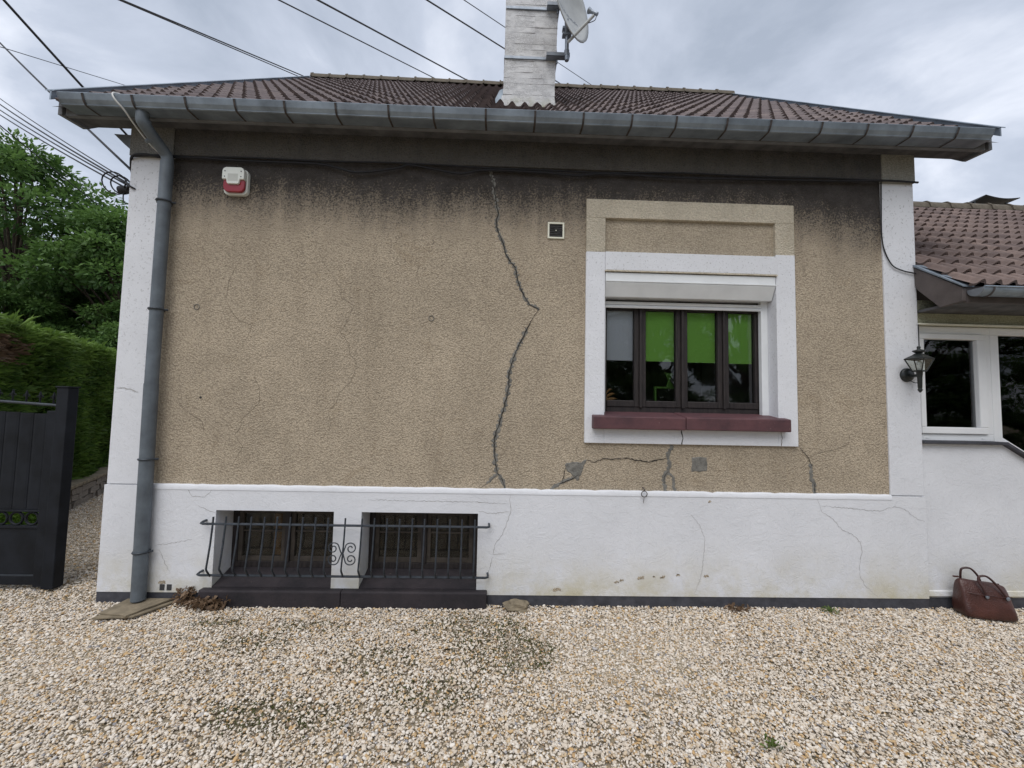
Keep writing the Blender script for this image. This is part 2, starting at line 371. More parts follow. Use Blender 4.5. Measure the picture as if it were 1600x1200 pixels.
def tri_mesh(name, verts, faces, mat, tone=None):
    me = bpy.data.meshes.new(name); k = faces.shape[1]
    me.vertices.add(len(verts)); me.vertices.foreach_set('co', verts.astype(np.float32).ravel())
    me.loops.add(faces.size); me.loops.foreach_set('vertex_index', faces.astype(np.int32).ravel())
    me.polygons.add(len(faces)); me.polygons.foreach_set('loop_start', np.arange(0, faces.size, k, dtype=np.int32))
    me.update(calc_edges=True); me.materials.append(mat)
    if tone is not None:
        at = me.attributes.new('tone', 'FLOAT', 'FACE'); at.data.foreach_set('value', tone.astype(np.float32))
    return me

# ================================================================== GROUND
g = MB(); g.add([(-300,-300,-.012),(300,-300,-.012),(300,600,-.012),(-300,600,-.012)], [(0,1,2,3)])
M = Mat('earth_under_gravel', (.12, .10, .07), .95, 0, .1)
a = M.noise(3, 6, .7); b = M.noise(40, 4, .7)
c = M.ramp(a, [(.35, (.26, .215, .15)), (.6, (.36, .305, .225))]); c = M.mix(M.ramp(M.noise(2.2, 5, .7), [(.52, 0.0), (.66, .6)]), c, (.10, .095, .05))
M.col(c); M.bump(b, .6, .01); struct(g.build('ground', M.m))

# ================================================================== HOUSE
house = thing('house', 'beige roughcast house with white painted corners and plinth, cracked front wall and brown tiled roof', 'house', (0.2, 0, 0))
W0, W1 = -3.155, 3.606
YB = 7.6
PY = .022   # panel plane, plinth/pilasters/surround stand proud of it

def grid_face(x0, x1, z0, z1, y, nx, nz, jit):
    pass
wall = MB()
wall.box(-2.90, .704, PY, .30, .90, 3.69); wall.box(2.521, 3.34, PY, .30, .90, 3.69)
wall.box(.704, 2.521, PY, .30, 3.42, 3.69); wall.box(.704, 2.521, PY, .30, .90, 1.327)
wall.build('front_wall', 'roughcast', house)
# shell of the house
for x0, x1 in ((W0+.012, W0+.25), (W1-.25, W1-.012)):
    sh = MB(); sh.prism([(.30, 0), (YB, 0), (YB, 3.95), (3.8, 7.25), (.30, 4.15)], x0, x1, 'x')
    sh.build('gable_wall', 'white', house)
MB().box(W0+.25, W1-.25, YB-.25, YB, 0, 3.9).build('rear_wall', 'white', house)
rm = MB(); rm.box(W0+.25, W1-.25, .30, YB-.25, .98, 1.08); rm.box(W0+.25, W1-.25, .30, YB-.25, 3.55, 3.65); rm.box(W0+.25, W1-.25, 3.4, 3.5, 1.08, 3.55); rm.box(-.2, -.1, .30, 3.4, 1.08, 3.55)
rm.build('room', 'room', house)
bs = MB(); bs.box(W0+.25, W1-.25, 2.2, 2.3, 0, .98); bs.box(W0+.25, W1-.25, .30, 2.2, .001, .02)
bs.build('cellar', 'dark', house)
# corner pilasters
MB().box(W0, -2.862, .008, .30, .93, 3.655).build('pilaster', 'white', house, bevel=.006)
MB().box(3.314, W1, .008, .30, .93, 3.655).build('pilaster', 'white', house, bevel=.006)
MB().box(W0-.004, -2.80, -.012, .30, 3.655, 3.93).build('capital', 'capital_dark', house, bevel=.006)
MB().box(3.312, W1+.004, -.012, .30, 3.655, 3.93).build('capital', 'capital', house, bevel=.006)
# frieze under the eave with a ledge
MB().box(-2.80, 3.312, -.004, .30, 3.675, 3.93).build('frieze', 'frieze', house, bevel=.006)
# plinth with two cellar openings
OX = [(-2.271, -1.332), (-1.11, -.165)]
pl = MB(); B0, B1 = .088, .925; OZ = .735
pl.box(W0-.008, OX[0][0], 0, .30, B0, B1); pl.box(OX[0][1], OX[1][0], 0, .30, .13, OZ); pl.box(OX[1][1], W1, 0, .30, B0, B1)
pl.box(OX[0][0], OX[1][1], 0, .30, OZ, B1)
pl.build('plinth', 'white', house)
# paint ledge along the plinth top: uneven hand-painted edge
n = 150; v = []; f = []
for i in range(n+1):
    x = -2.862+(3.314+2.862)*i/n
    j = .0012*math.sin(x*9)+.001*math.sin(x*23.3+1)+random.uniform(-.002, .002)
    if random.random() < .05: j -= .007
    v += [(x, -.003, B1-.030), (x, -.003, B1+.002+j*.3), (x, .004, B1+.010+j), (x, PY+.001, B1+.013+j)]
for i in range(n):
    for k in range(3): f.append((i*4+k, i*4+4+k, i*4+5+k, i*4+1+k))
MB().add(v, f).build('plinth_ledge', 'white_trim', house, True)
for x0, x1 in ((W0-.012, -2.337), (-.076, W1)): MB().box(x0, x1, .004, .30, -.05, B0).build('base_band', 'base', house, bevel=.004)
bk = MB()
for x in (-2.655, -2.600): bk.box(x-.018, x+.018, -.004, .01, .105, .150)
bk.build('drain_hole', 'dark', house)

# window surround: cream upper part, white lower part
SX0, SX1 = .704, 2.521; IX0, IX1 = .868, 2.352
ZW = 2.955
cr_ = MB(); cr_.box(SX0, SX1, 0, .30, 3.255, 3.42); cr_.box(SX0, IX0, 0, .30, ZW, 3.255); cr_.box(IX1, SX1, 0, .30, ZW, 3.255)
cr_.build('window_surround', 'cream', house, bevel=.004)
MB().box(IX0, IX1, .030, .30, ZW, 3.255).build('surround_panel', 'cream_panel', house)
ws = MB(); ws.box(SX0, IX0, -.001, .30, 1.327, ZW); ws.box(IX1, SX1, -.001, .30, 1.327, ZW+.02); ws.box(IX0, IX1, -.001, .30, 1.327, 1.452); ws.box(IX0, IX1, -.014, .30, 2.795, ZW)
ws.build('window_surround', 'white_trim', house, bevel=.004)
MB().prism([(-.017, 2.783), (.30, 2.800), (.30, 2.7949), (-.014, 2.7949), (-.017, 2.790)], IX0-.004, IX1+.006, 'x').build('lintel_drip', 'cream', house)
# red sill, two pieces
for x0, x1, dz in ((.764, 1.528, 0), (1.532, 2.412, .002)):
    MB().prism([(-.075, 1.448+dz), (.24, 1.448+dz), (.24, 1.600+dz), (-.05, 1.556+dz), (-.075, 1.552+dz)], x0, x1, 'x').build('window_sill', 'sill', house, bevel=.008)

# ---------------- roof
SL = .866; EY, EZ = -.24, 3.94; RY = 3.8; RZ = EZ+SL*(RY-EY)
ANG = math.atan(SL); VX0, VX1 = -3.57, 4.10
roof = thing('roof', 'x', 'x'); del roof['label']; del roof['category']; roof.parent = house; roof.location = -house.location
dk = MB()
dk.add([(VX0,EY,EZ-.05),(VX1,EY,EZ-.05),(VX1,RY,RZ-.05),(VX0,RY,RZ-.05),(VX0,2*RY-EY,EZ-.05),(VX1,2*RY-EY,EZ-.05)], [(0,1,2,3),(3,2,5,4)])
dk.build('roof_deck', 'deck', roof)
TW, TG = .125, .255
def tile_mesh(name, mat, th=.020):
    """S-profile interlocking tile; local x across, y up the slope, z out of the roof"""
    n = 12; L = TG+.05; v = []; f = []
    for (yy, lift) in ((0.0, .032), (L, .0)):
        for (off) in (0.0, -th):
            for i in range(n+1):
                t = i/n; x = t*(TW+.004)
                h = .034*max(0, math.sin(math.pi*(t-.42)/.58))**1.15-.006*math.sin(math.pi*min(1,t/.42)) if t > .42 else -.006*math.sin(math.pi*t/.42)
                v.append((x, yy, h+lift+off-.010))
    m = n+1
    for i in range(n):
        f.append((i, i+1, 2*m+i+1, 2*m+i))          # top
    o = len(v); v += v[:2*m]                          # the front lip keeps its own vertices so that its edge stays crisp
    for i in range(n): f.append((o+m+i, o+i+m+1, o+i+1, o+i))
    return MB().add(v, f).mesh(name, mat, True)
TM = tile_mesh('tile', MT['tile']); TM2 = tile_mesh('tile', MT['tile2'])
ncol = int((VX1-VX0-.06)/TW); nrow = int((RY-EY)/math.cos(ANG)/TG)+1
rows = []; stuff_v = []; stuff_f = []
base_v = np.array([tuple(q.co) for q in TM.vertices]); base_f = np.array([tuple(q.vertices) for q in TM.polygons])
ca, sa = math.cos(ANG), math.sin(ANG)
cand = []
CHX0, CHX1, CHY0, CHY1 = -.05, .495, .75, 1.22
for r in range(nrow):
    for c_ in range(ncol):
        s_ = r*TG; x = VX0+.03+c_*TW
        y = EY+s_*ca; z = EZ+s_*sa
        if x+TW*.5 > CHX0-.0 and x+TW*.5 < CHX1 and y+TG*ca*.5 > CHY0+.03 and y < CHY1-.05: continue
        cand.append((r, c_, x, y, z))
# the tiles that show largest in the photograph: those just above the gutter line, from row 3 up
vis = sorted([t for t in cand if t[3] > .16], key=lambda t: (t[0], abs(t[1]-ncol/2)))
sel = set((t[0], t[1]) for t in vis[:296])
for (r, c_, x, y, z) in cand:
    jx, jz, ja = random.uniform(-.003,.003), random.uniform(-.003,.003), random.uniform(-.012,.012)
    if (r, c_) in sel:
        place('tile', TM, roof, loc=(x+jx, y, z+jz), rot=(ANG+ja*.5, 0, ja))
    else:
        q = base_v.copy(); q[:,0] += jx
        yy = q[:,1]*ca-q[:,2]*sa; zz_ = q[:,1]*sa+q[:,2]*ca
        w = np.stack([q[:,0]+x, yy+y, zz_+z+jz], 1); stuff_f.append(base_f+len(stuff_v)*len(base_v)); stuff_v.append(w)
me = tri_mesh('tile_field', np.concatenate(stuff_v), np.concatenate(stuff_f), None or MT['tile']); me.polygons.foreach_set('use_smooth', [True]*len(me.polygons))
stuff(place('tile_field', me, roof))
# ridge caps
rc = MB(); prof = [(-.13,-.02),(-.11,.05),(-.06,.095),(0,.11),(.06,.095),(.11,.05),(.13,-.02)]
def ridge_cap(L):
    v = []; f = []
    secs = [(0,1.12),(.022,1.14),(.03,1.02),(L*.5,1.0),(L+.02,.97)]
    for (x,k) in secs:
        for (a_,b_) in prof: v.append((x,a_*k,b_*k))
    m = len(prof)
    for i in range(len(secs)-1):
        for k in range(m-1): f.append((i*m+k, i*m+k+1, (i+1)*m+k+1, (i+1)*m+k))
    f.append(tuple(range(m)))
    return MB().add(v, f).mesh('ridge_tile', MT['ridge'], False)
RCM = ridge_cap(.305)
for i in range(25): place('ridge_tile', RCM, roof, loc=(-3.50+i*.305, RY, RZ-.015+random.uniform(-.004,.004)), rot=(0, random.uniform(-.01,.01), 0))
# zinc verges with upstand, and barge boards
for sx_, xv in ((-1, VX0), (1, VX1)):
    v = MB(); 
    for (o0, o1, z0, z1) in ((-.012, .0, .0, .078), (-.05, .02, .073, .081)):
        a0, a1 = (xv+sx_*-o0, xv+sx_*-o1); a0, a1 = min(a0,a1), max(a0,a1)
        v.prism([(EY-.01, EZ+z0), (RY, RZ+z0), (RY, RZ+z1), (EY-.01, EZ+z1)], a0, a1, 'x')
    v.build('verge_flashing', 'zinc', roof)
    b0, b1 = (xv-.012, xv+.020) if sx_ < 0 else (xv-.020, xv+.012)
    MB().prism([(-.182, 3.868), (.02, 3.885), (RY, RZ-.235), (RY, RZ+.01), (EY+.06, EZ+.06)], b0, b1, 'x').build('barge_board', 'fascia', roof)
    # sloping verge soffit between barge and gable
    s0, s1 = (b1, W0) if sx_ < 0 else (W1, b0)
    MB().prism([(.02, 3.93), (RY, RZ-.20), (RY, RZ-.17), (.02, 3.96)], s0, s1, 'x').build('soffit', 'soffit', roof)
    MB().box(s0, s1, -.150, .02, 3.905, 3.93).build('soffit', 'soffit', roof)
MB().box(VX0+.05, VX1-.05, -.182, -.150, 3.862, 4.0).build('fascia', 'fascia', roof)
MB().box(W0, W1, -.150, .02, 3.905, 3.932).build('soffit', 'soffit', roof)
# side eave stub low on the left gable
MB().prism([(-3.345, 3.868), (-3.143, 3.862), (-3.143, 3.69), (-3.245, 3.775)], .04, .30, 'y').build('side_eave', 'zinc_dark', house)

# gutter
gut = thing('gutter', 'x', 'x'); del gut['label']; del gut['category']; gut.parent = house; gut.location = -house.location
GX0, GX1 = -3.43, 3.945
def gutter_profile(y0, zb, w=.155, h=.072):
    # (y,z) outer line from back to lip, then inner line back
    o = [(y0, zb+h+.03), (y0, zb+.004), (y0-w*.30, zb), (y0-w*.72, zb-.002), (y0-w*.80, zb+.006), (y0-w*.92, zb+h*.42), (y0-w, zb+h*.85), (y0-w-.004, zb+h), (y0-w+.004, zb+h+.008), (y0-w+.014, zb+h+.002)]
    i = [(y0-w+.010, zb+h*.8), (y0-w*.88, zb+h*.44), (y0-w*.74, zb+.012), (y0-.006, zb+.012), (y0-.004, zb+h+.03)]
    return o+i
MB().prism(gutter_profile(-.183, 3.866), GX0, GX1, 'x').build('trough', 'zinc', gut)
MB().tube([(GX0, -.304, 3.868), (GX1, -.304, 3.868)], .0045, 6).build('seam_bead', 'zinc', gut)
for x in (GX0, GX1):
    MB().prism(gutter_profile(-.183, 3.866)[:10], x-.003, x+.003, 'x').build('stop_end', 'zinc_dark', gut)
sp = [(y-.004 if y < -.2 else y, z-.004) for y, z in gutter_profile(-.183, 3.866)[1:9]]
def strap_mesh():
    v = []; f = []; n_ = len(sp)
    for k in (-.008, .008):
        for y, z in sp: v.append((k, y, z))
    for i in range(n_-1): f.append((i, i+1, n_+i+1, n_+i))
    return MB().add(v, f).mesh('bracket', MT['rust'])
SM = strap_mesh()
for i in range(19):
    x = -3.24+i*.383+random.uniform(-.02,.02)
    place('bracket', SM, gut, loc=(x, random.uniform(-.001,0), -.001))

# chimney
chm = thing('chimney', 'x', 'x'); del chm['label']; del chm['category']; chm.parent = house; chm.location = -house.location
MB().box(CHX0+.012, CHX1+.006, CHY0+.0045, CHY1-.012, 4.4, 6.9).build('core', 'brick', chm)
bm_cache = {}
def brick(x0, x1, y0, y1, z0, z1):
    key = (round(x1-x0,3), round(y1-y0,3), round(z1-z0,3), random.randrange(3))
    if key not in bm_cache:
        b_ = MB().box(0, x1-x0, 0, y1-y0, 0, z1-z0)
        b_.v = [tuple(c+random.uniform(-.0025,.0025) for c in q) for q in b_.v]
        bm_cache[key] = b_.mesh('brick', MT['brick'])
    place('brick', bm_cache[key], chm, loc=(x0+random.uniform(-.002,.002), y0+random.uniform(-.002,.002), z0), rot=(0, random.uniform(-.004,.004), 0))
CH = .0635; lean = .011
for k in range(32):
    z0 = 4.60+k*CH; sh_ = (z0-4.7)*.02
    xa, xb = CHX0+sh_, CHX1+sh_*1.4
    cuts = [xa]; x = xa+(.205 if k % 2 else .098)
    while x < xb-.04: cuts.append(x); x += .214
    cuts.append(xb)
    for a_, b_ in zip(cuts, cuts[1:]): brick(a_+.0006, b_-.0006, CHY0, CHY0+.095, z0+.0002, z0+CH-.0003)
    for xx in (xa, xb-.1):
        yc = [CHY0+.098, CHY0+(.31 if k % 2 else .21), CHY1]
        for a_, b_ in zip(yc, yc[1:]): brick(xx, xx+.1, a_, b_-.004, z0+.001, z0+CH-.0015)
# flared mortar foot
ft = MB()
n_ = 16
ring = lambda ex, z, j: [(CHX0-ex+(CHX1-CHX0+2*ex)*i/n_, CHY0-ex+random.uniform(-j,j), z+random.uniform(-j,j)) for i in range(n_+1)]
r1 = ring(.004, 4.905, .004); r2 = ring(.009, 4.86, .005); r3 = ring(.016, 4.81, .006); r4 = ring(.022, 4.755, .005); v = r1+r2+r3+r4; f = []
for r in range(3):
    for i in range(n_): f.append((r*(n_+1)+i, r*(n_+1)+i+1, (r+1)*(n_+1)+i+1, (r+1)*(n_+1)+i))
v += [(CHX0-.05, CHY1, 5.25), (CHX1+.05, CHY1, 5.25)]
f += [(3*(n_+1), 0, len(v)-2), (n_, 4*(n_+1)-1, len(v)-1)]
ft.add(v, f).build('mortar_foot', 'brick', chm, True)
# lead flashing at its left
MB().prism([(-.115,4.775),(-.048,4.83),(-.048,5.02),(-.085,5.00),(-.13,4.90)], .80, .812, 'y').build('flashing', 'zinc', chm)
for zc, nm in ((5.325, 'strap'), (5.885, 'strap')):
    MB().box(CHX0-.006+(zc-4.7)*.02, CHX1+.012+(zc-4.7)*.028, CHY0-.014, CHY1+.01, zc-.016, zc+.016).build(nm, 'galv', chm, bevel=.003)

# ---------------- downpipe
dp = thing('downpipe', 'x', 'x'); del dp['label']; del dp['category']; dp.parent = house; dp.location = -house.location
px = -2.805
pipe = [(-2.86,-.25,3.862),(-2.86,-.25,3.80)]
MB().tube(smooth_path([(-2.86,-.25,3.870),(-2.86,-.25,3.80),(-2.85,-.225,3.765),(-2.815,-.09,3.655),(px,-.058,3.61),(px,-.056,3.55)], 5), .043, 16).build('elbow', 'pipe', dp, True)
MB().tube([(px,-.056,3.58),(px,-.056,1.72)], .046, 18).build('pipe', 'pipe', dp, True)
MB().tube([(px,-.056,1.74),(px+.018,-.058,.055)], .049, 18).build('pipe', 'pipe', dp, True)
for (z_, r_) in ((3.79,.048),(3.71,.048)):
    MB().tube([(-2.858,-.24 if z_>3.75 else -.165,z_),(-2.855,-.225 if z_>3.75 else -.15,z_-.012)], r_, 14).build('collar', 'pipe', dp, True)
for z_ in (3.243, 2.345, 1.140, .42):
    cxp = px+(.018*(1.74-z_)/1.7 if z_ < 1.74 else 0); a = []
    for k in range(25):
        t = 2*math.pi*k/24; a.append((cxp+.052*math.cos(t), -.056+.052*math.sin(t), z_))
    b_ = MB().tube(a, .008, 6); b_.tube([(cxp-.052,-.05,z_),(cxp-.068,-.045,z_)], .009, 6); b_.tube([(cxp+.052,-.05,z_),(cxp+.07,-.03,z_)], .009, 6); b_.tube([(cxp,-.01,z_),(cxp,.02,z_)], .006, 6)
    b_.build('clip', 'iron', dp, True)

# ---------------- main window
win = thing('window', 'x', 'x'); del win['label']; del win['category']; win.parent = house; win.location = -house.location
# roller shutter box + last slat + guide rails
MB().prism([(-.004, 2.778), (.20, 2.778), (.20, 2.59), (.052, 2.580), (-.001, 2.690)], IX0+.004, IX1-.006, 'x').build('shutter_box', 'alu', win, bevel=.004)
MB().box(IX0+.004, IX1-.006, -.008, -.0038, 2.700, 2.710).build('box_trim', 'alu', win)
for z0, z1 in ((2.535, 2.562), (2.505, 2.533)):
    MB().prism([(.122, z0), (.136, z0), (.136, z1), (.124, z1), (.118, (z0+z1)/2)], .90, 2.31, 'x').build('shutter_slat', 'alu', win, bevel=.002)
MB().box(2.292, 2.352, .120, .165, 1.583, 2.60).build('guide_rail', 'alu', win, bevel=.003)
MB().box(.868, .905, .120, .165, 1.583, 2.60).build('guide_rail', 'alu', win, bevel=.003)
FY = .185
fr = MB(); fr.box(.868, .934, FY, FY+.07, 1.60, 2.66); fr.box(2.305, 2.352, FY, FY+.07, 1.60, 2.66); fr.box(.934, 2.305, FY-.004, FY+.07, 1.58, 1.635); fr.box(.934, 2.305, FY, FY+.07, 2.56, 2.66)
fr.build('frame', 'wood_dark', win, bevel=.005)
mull = [(1.178, 1.282), (1.553, 1.657), (1.930, 2.030)]
edges = [.934]+[x for ab in mull for x in ab]+[2.305]
for i in range(4):
    a_, b_ = edges[2*i], edges[2*i+1]
    q = MB(); q.box(a_, b_, FY-.012, FY+.045, 1.635, 1.692); q.box(a_, b_, FY-.006, FY+.045, 2.50, 2.56)
    q.build('casement_rail', 'wood_dark', win, bevel=.006)
    MB().box(a_+.0, b_-.0, FY+.018, FY+.022, 1.692, 2.50).build('pane', 'glass', win)
for j, (a_, b_) in enumerate(mull):
    q = MB(); q.box(a_, a_+.042, FY-.010, FY+.045, 1.6351, 2.56); q.box(a_+.042, b_-.036, FY-.026 if j % 2 == 0 else FY-.030, FY+.045, 1.628, 2.56); q.box(b_-.036, b_, FY-.010, FY+.045, 1.6351, 2.56)
    q.build('mullion', 'wood_dark', win, bevel=.006)
MB().box(2.268, 2.305, FY-.010, FY+.045, 1.692, 2.50).build('casement_stile', 'wood_dark', win, bevel=.005)
for i, (a_, b_) in enumerate(((.934, 1.215), (1.24, 1.60), (1.615, 1.975), (1.985, 2.29))):
    MB().box(a_, b_, .2335, .236, 2.060-.002*i, 2.60).build('roller_blind', 'blind_grey' if i == 0 else 'blind_green', win)
    MB().box(a_, b_, .2315, .239, 2.052-.002*i, 2.064-.002*i).build('blind_bar', 'blind_grey' if i == 0 else 'blind_green', win)
# ---------------- cellar windows
for i, (a_, b_) in enumerate(OX):
    cw = thing('cellar_window', 'x', 'x'); del cw['label']; del cw['category']; cw.parent = house; cw.location = -house.location
    y0 = .225; zb, zt = .205, .735
    q = MB(); q.box(a_, b_, y0, y0+.06, zb, zb+.05); q.box(a_, a_+.05, y0, y0+.06, zb+.05, zt); q.box(b_-.05, b_, y0, y0+.06, zb+.05, zt); q.box(a_+.05, b_-.05, y0, y0+.06, zt-.045, zt)
    q.build('frame', 'wood_dark', cw, bevel=.004)
    mid = (a_+b_)/2
    for (c0, c1) in ((a_+.05, mid-.022), (mid+.022, b_-.05)):
        q = MB(); q.box(c0, c0+.035, y0+.008, y0+.05, zb+.05, zt-.045); q.box(c1-.035, c1, y0+.008, y0+.05, zb+.05, zt-.045); q.box(c0+.035, c1-.035, y0+.008, y0+.05, zb+.05, zb+.09); q.box(c0+.035, c1-.035, y0+.008, y0+.05, zt-.08, zt-.045)
        q.box(c0+.035, c1-.035, y0+.012, y0+.045, .50, .515)
        q.build('casement', 'wood_grey', cw, bevel=.003)
        MB().box(c0+.035, c1-.035, y0+.028, y0+.031, zb+.09, .50).build('pane', 'glass_dusty', cw)
        MB().box(c0+.035, c1-.035, y0+.028, y0+.031, .515, zt-.08).build('pane', 'glass_dusty', cw)
    MB().box(mid-.022, mid+.022, y0-.01, y0+.05, zb+.05, zt-.045).build('mullion', 'wood_dark', cw, bevel=.004)
for a_, b_ in ((-2.335, -1.232), (-1.229, -.078)):
    i = 0 if a_ < -2 else 1
    a2, b2 = OX[i]
    q = MB(); q.prism([(-.062, -.03), (.003, -.03), (.003, .13), (-.05, .132), (-.062, .122)], a_, b_, 'x')
    q.build('cellar_sill', 'slab', house, bevel=.010)
    MB().prism([(.003, .02), (.285, .02), (.285, .205), (.225, .205), (.003, .134)], a2, b2, 'x').build('sloped_sill', 'slab', house)
# plinth stub over sill under pier
# ---------------- cracks and repairs in the render (thin proud mortar, dark open lines)
def ribbon(pts, w, y, jag=.25, sub=5, dome=0.0, taper=False, rough_=.0):
    P = [Vector((x, 0, z)) for x, z in pts]; Q = []
    for i in range(len(P)-1):
        d = (P[i+1]-P[i]); n_ = Vector((-d.z, 0, d.x)).normalized()
        k = max(2, int(d.length/.014)) if sub == 0 else sub
        for t in range(k): Q.append(P[i]+d*(t/k)+n_*random.uniform(-rough_, rough_)*(1 if t else .3))
    Q.append(P[-1]); v = []; f = []
    for i, p in enumerate(Q):
        d = (Q[min(i+1,len(Q)-1)]-Q[max(i-1,0)]).normalized(); n_ = Vector((-d.z, 0, d.x))
        ww = w*(1+random.uniform(-jag, jag)); w2 = w*(1+random.uniform(-jag, jag))
        if taper: k = i/(len(Q)-1); ww *= .25+.75*min(1, 4*min(k+.05, 1-k+.05)); w2 *= .25+.75*min(1, 4*min(k+.05, 1-k+.05))
        v += [(*(p-n_*ww).xz, 0), (*p.xz, 1), (*(p+n_*w2).xz, 0)]
    v = [(a, y-(dome if t else 0), b) for a, b, t in v]
    for i in range(len(Q)-1):
        for k in range(2): f.append((i*3+k, i*3+k+1, i*3+4+k, i*3+3+k))
    return MB().add(v, f)
main_top = [(-.14,3.666),(-.107,3.556),(-.093,3.47),(-.08,3.396),(-.066,3.311),(-.053,3.262),(-.072,3.213),(-.066,3.152),(-.043,3.08),(-.006,3.008),(.014,2.923),(.045,2.864),(.099,2.805),(.113,2.721),(.144,2.626),(.181,2.555),(.23,2.484),(.311,2.444)]
main_low = [(.311,2.443),(.254,2.368),(.212,2.279),(.164,2.176),(.115,2.073),(.088,1.986),(.064,1.884),(.066,1.783),(.044,1.668),(.018,1.568),(-.015,1.453),(-.046,1.354),(-.043,1.241),(-.03,1.142),(-.014,1.066),(.023,1.017),(.053,.941)]
WY = PY-.0015
ribbon(main_top, .0125, WY, .85, 0, .003, False, .008).build('mortar_repair', 'mortar', house)
ribbon(main_low[2:], .0155, WY, .85, 0, .003, False, .008).build('mortar_repair', 'mortar', house)
ribbon(main_top, .0042, WY-.004, .6, 0, .0, True, .003).build('crack', 'crack', house)
ribbon(main_low, .0042, WY-.004, .7, 0, .0, True, .003).build('crack', 'crack', house)
ribbon([(-.014,1.066),(-.076,.995),(-.105,.972)], .012, WY, .5, 0, .003, True, .005).build('mortar_repair', 'mortar', house)
ribbon([(-.076,.995),(-.152,.938)], .003, WY, .5, 0, 0, True, .003).build('crack', 'crackline', house)
for pts, w in (([(.617,1.036),(.526,.997),(.429,.936)], .013), ([(1.457,1.316),(1.418,1.252),(1.426,1.161),(1.418,1.101),(1.38,1.055),(1.38,.995),(1.39,.935)], .016),
               ([(1.418,1.093),(1.456,1.049),(1.471,.935)], .011), ([(2.644,1.18),(2.634,1.075),(2.664,1.015),(2.666,.937)], .015)):
    ribbon(pts, w, WY, .5, 0, .003, False, .005).build('mortar_repair', 'mortar', house)
for pts, w in (([(.729,1.187),(.783,1.166),(.859,1.194),(.935,1.191),(1.065,1.204),(1.165,1.187),(1.257,1.174),(1.334,1.198),(1.418,1.21)], .0036),
               ([(2.545,1.317),(2.621,1.227),(2.644,1.166)], .003), ([(.526,.997),(.545,1.09),(.555,1.13)], .0025), ([(.50,.985),(.60,1.02),(.66,1.06)], .003),
               ([(2.664,1.015),(2.666,.937)], .003), ([(1.418,1.101),(1.38,1.055),(1.38,.995)], .002)):
    ribbon(pts, w, WY-.004, .6, 0, 0, True, .004).build('crack', 'crack', house)
hair_a = [(-2.209,2.804),(-2.254,2.716),(-2.291,2.629),(-2.311,2.456),(-2.267,2.372),(-2.196,2.288),(-2.086,2.248),(-2.106,2.171),(-2.154,2.085)]
hair_a2 = [(-2.041,1.901),(-2.042,1.817),(-1.99,1.718),(-1.992,1.601),(-2.124,1.465),(-2.129,1.406),(-2.174,1.339),(-2.103,1.242),(-2.169,1.117),(-2.142,1.077)]
hair_b = [(-1.565,2.894),(-1.518,2.79),(-1.464,2.722),(-1.364,2.569),(-1.361,2.499),(-1.249,2.442),(-1.31,2.285),(-1.357,2.207),(-1.286,2.123),(-1.265,2.021),(-1.216,1.971),(-1.213,1.904),(-1.247,1.801),(-1.343,1.698),(-1.364,1.613),(-1.427,1.545),(-1.398,1.445),(-1.425,1.312)]
hair_c = [(-2.637,1.579),(-2.543,1.506),(-2.441,1.442),(-2.42,1.36),(-2.358,1.278)]
for pts in (hair_a, hair_a2, hair_b, hair_c, [(2.622,1.242),(2.733,1.282),(2.859,1.308),(2.971,1.356),(2.981,1.433),(3.133,1.482)], [(.66,1.327),(.637,1.27),(.65,1.21),(.69,1.19)], [(-.72,2.83),(-.735,2.72),(-.71,2.62)]):
    ribbon(pts, .0013, WY, .5, 0, 0, True, .004).build('crack', 'crackline', house)
PB = -.0012
for pts in ([(2.667,.92),(2.704,.794),(2.795,.736),(2.878,.64),(2.955,.611),(3.03,.545),(3.043,.456),(3.02,.367),(3.018,.272),(3.066,.184),(3.164,.104)],
            [(2.705,.839),(2.937,.82),(3.202,.801),(3.328,.84),(3.421,.819),(3.528,.738),(3.59,.719)], [(1.597,.75),(1.673,.662),(1.713,.545),(1.701,.383),(1.678,.237),(1.624,.12)],
            [(-1.063,.834),(-.706,.831),(-.217,.83),(.08,.815)], [(.091,.90),(.101,.744),(.038,.569),(-.02,.495),(-.036,.408),(.056,.416)], [(-.035,.394),(-.053,.321),(-.08,.235)],
            [(-2.525,.92),(-2.469,.844),(-2.368,.839),(-2.308,.897)], [(-2.414,.769),(-2.349,.738),(-2.275,.714)], [(-2.732,.45),(-2.571,.477),(-2.447,.503)], [(-2.70,.42),(-2.64,.30),(-2.60,.24)], [(-.16,.755),(-.05,.74),(.09,.752)]):
    ribbon(pts, .0016, PB, .6, 0, 0, True, .005).build('crack', 'crackwhite', house)
ribbon([(1.52,1.445),(1.531,1.392),(1.523,1.329)], .0045, -.0025, .5, 0, 0, False, .004).build('crack', 'crack', house)
ribbon([(2.372,1.446),(2.379,1.392),(2.373,1.329)], .0022, -.0025, .5, 0, 0, False, .004).build('crack', 'crackline', house)
ribbon([(-3.131,1.708),(-3.035,1.697),(-2.957,1.672)], .0035, .006, .5, 0, 0, True, .004).build('crack', 'crackwhite', house)
def patch(pts, name, y, th, mat):
    Q = []
    for i in range(len(pts)):
        a_, b_ = Vector((*pts[i], 0)), Vector((*pts[(i+1) % len(pts)], 0))
        for k in range(4): Q.append(a_.lerp(b_, k/4)+Vector((random.uniform(-.006,.006), random.uniform(-.006,.006), 0)))
    c_ = sum(Q, Vector())/len(Q); n_ = len(Q)
    v = [(q.x, y, q.y) for q in Q]+[(c_.x+(q.x-c_.x)*.86, y-th, c_.y+(q.y-c_.y)*.86) for q in Q]
    f = [(i, (i+1) % n_, n_+(i+1) % n_, n_+i) for i in range(n_)]+[tuple(range(n_, 2*n_))]
    MB().add(v, f).build(name, mat, house)
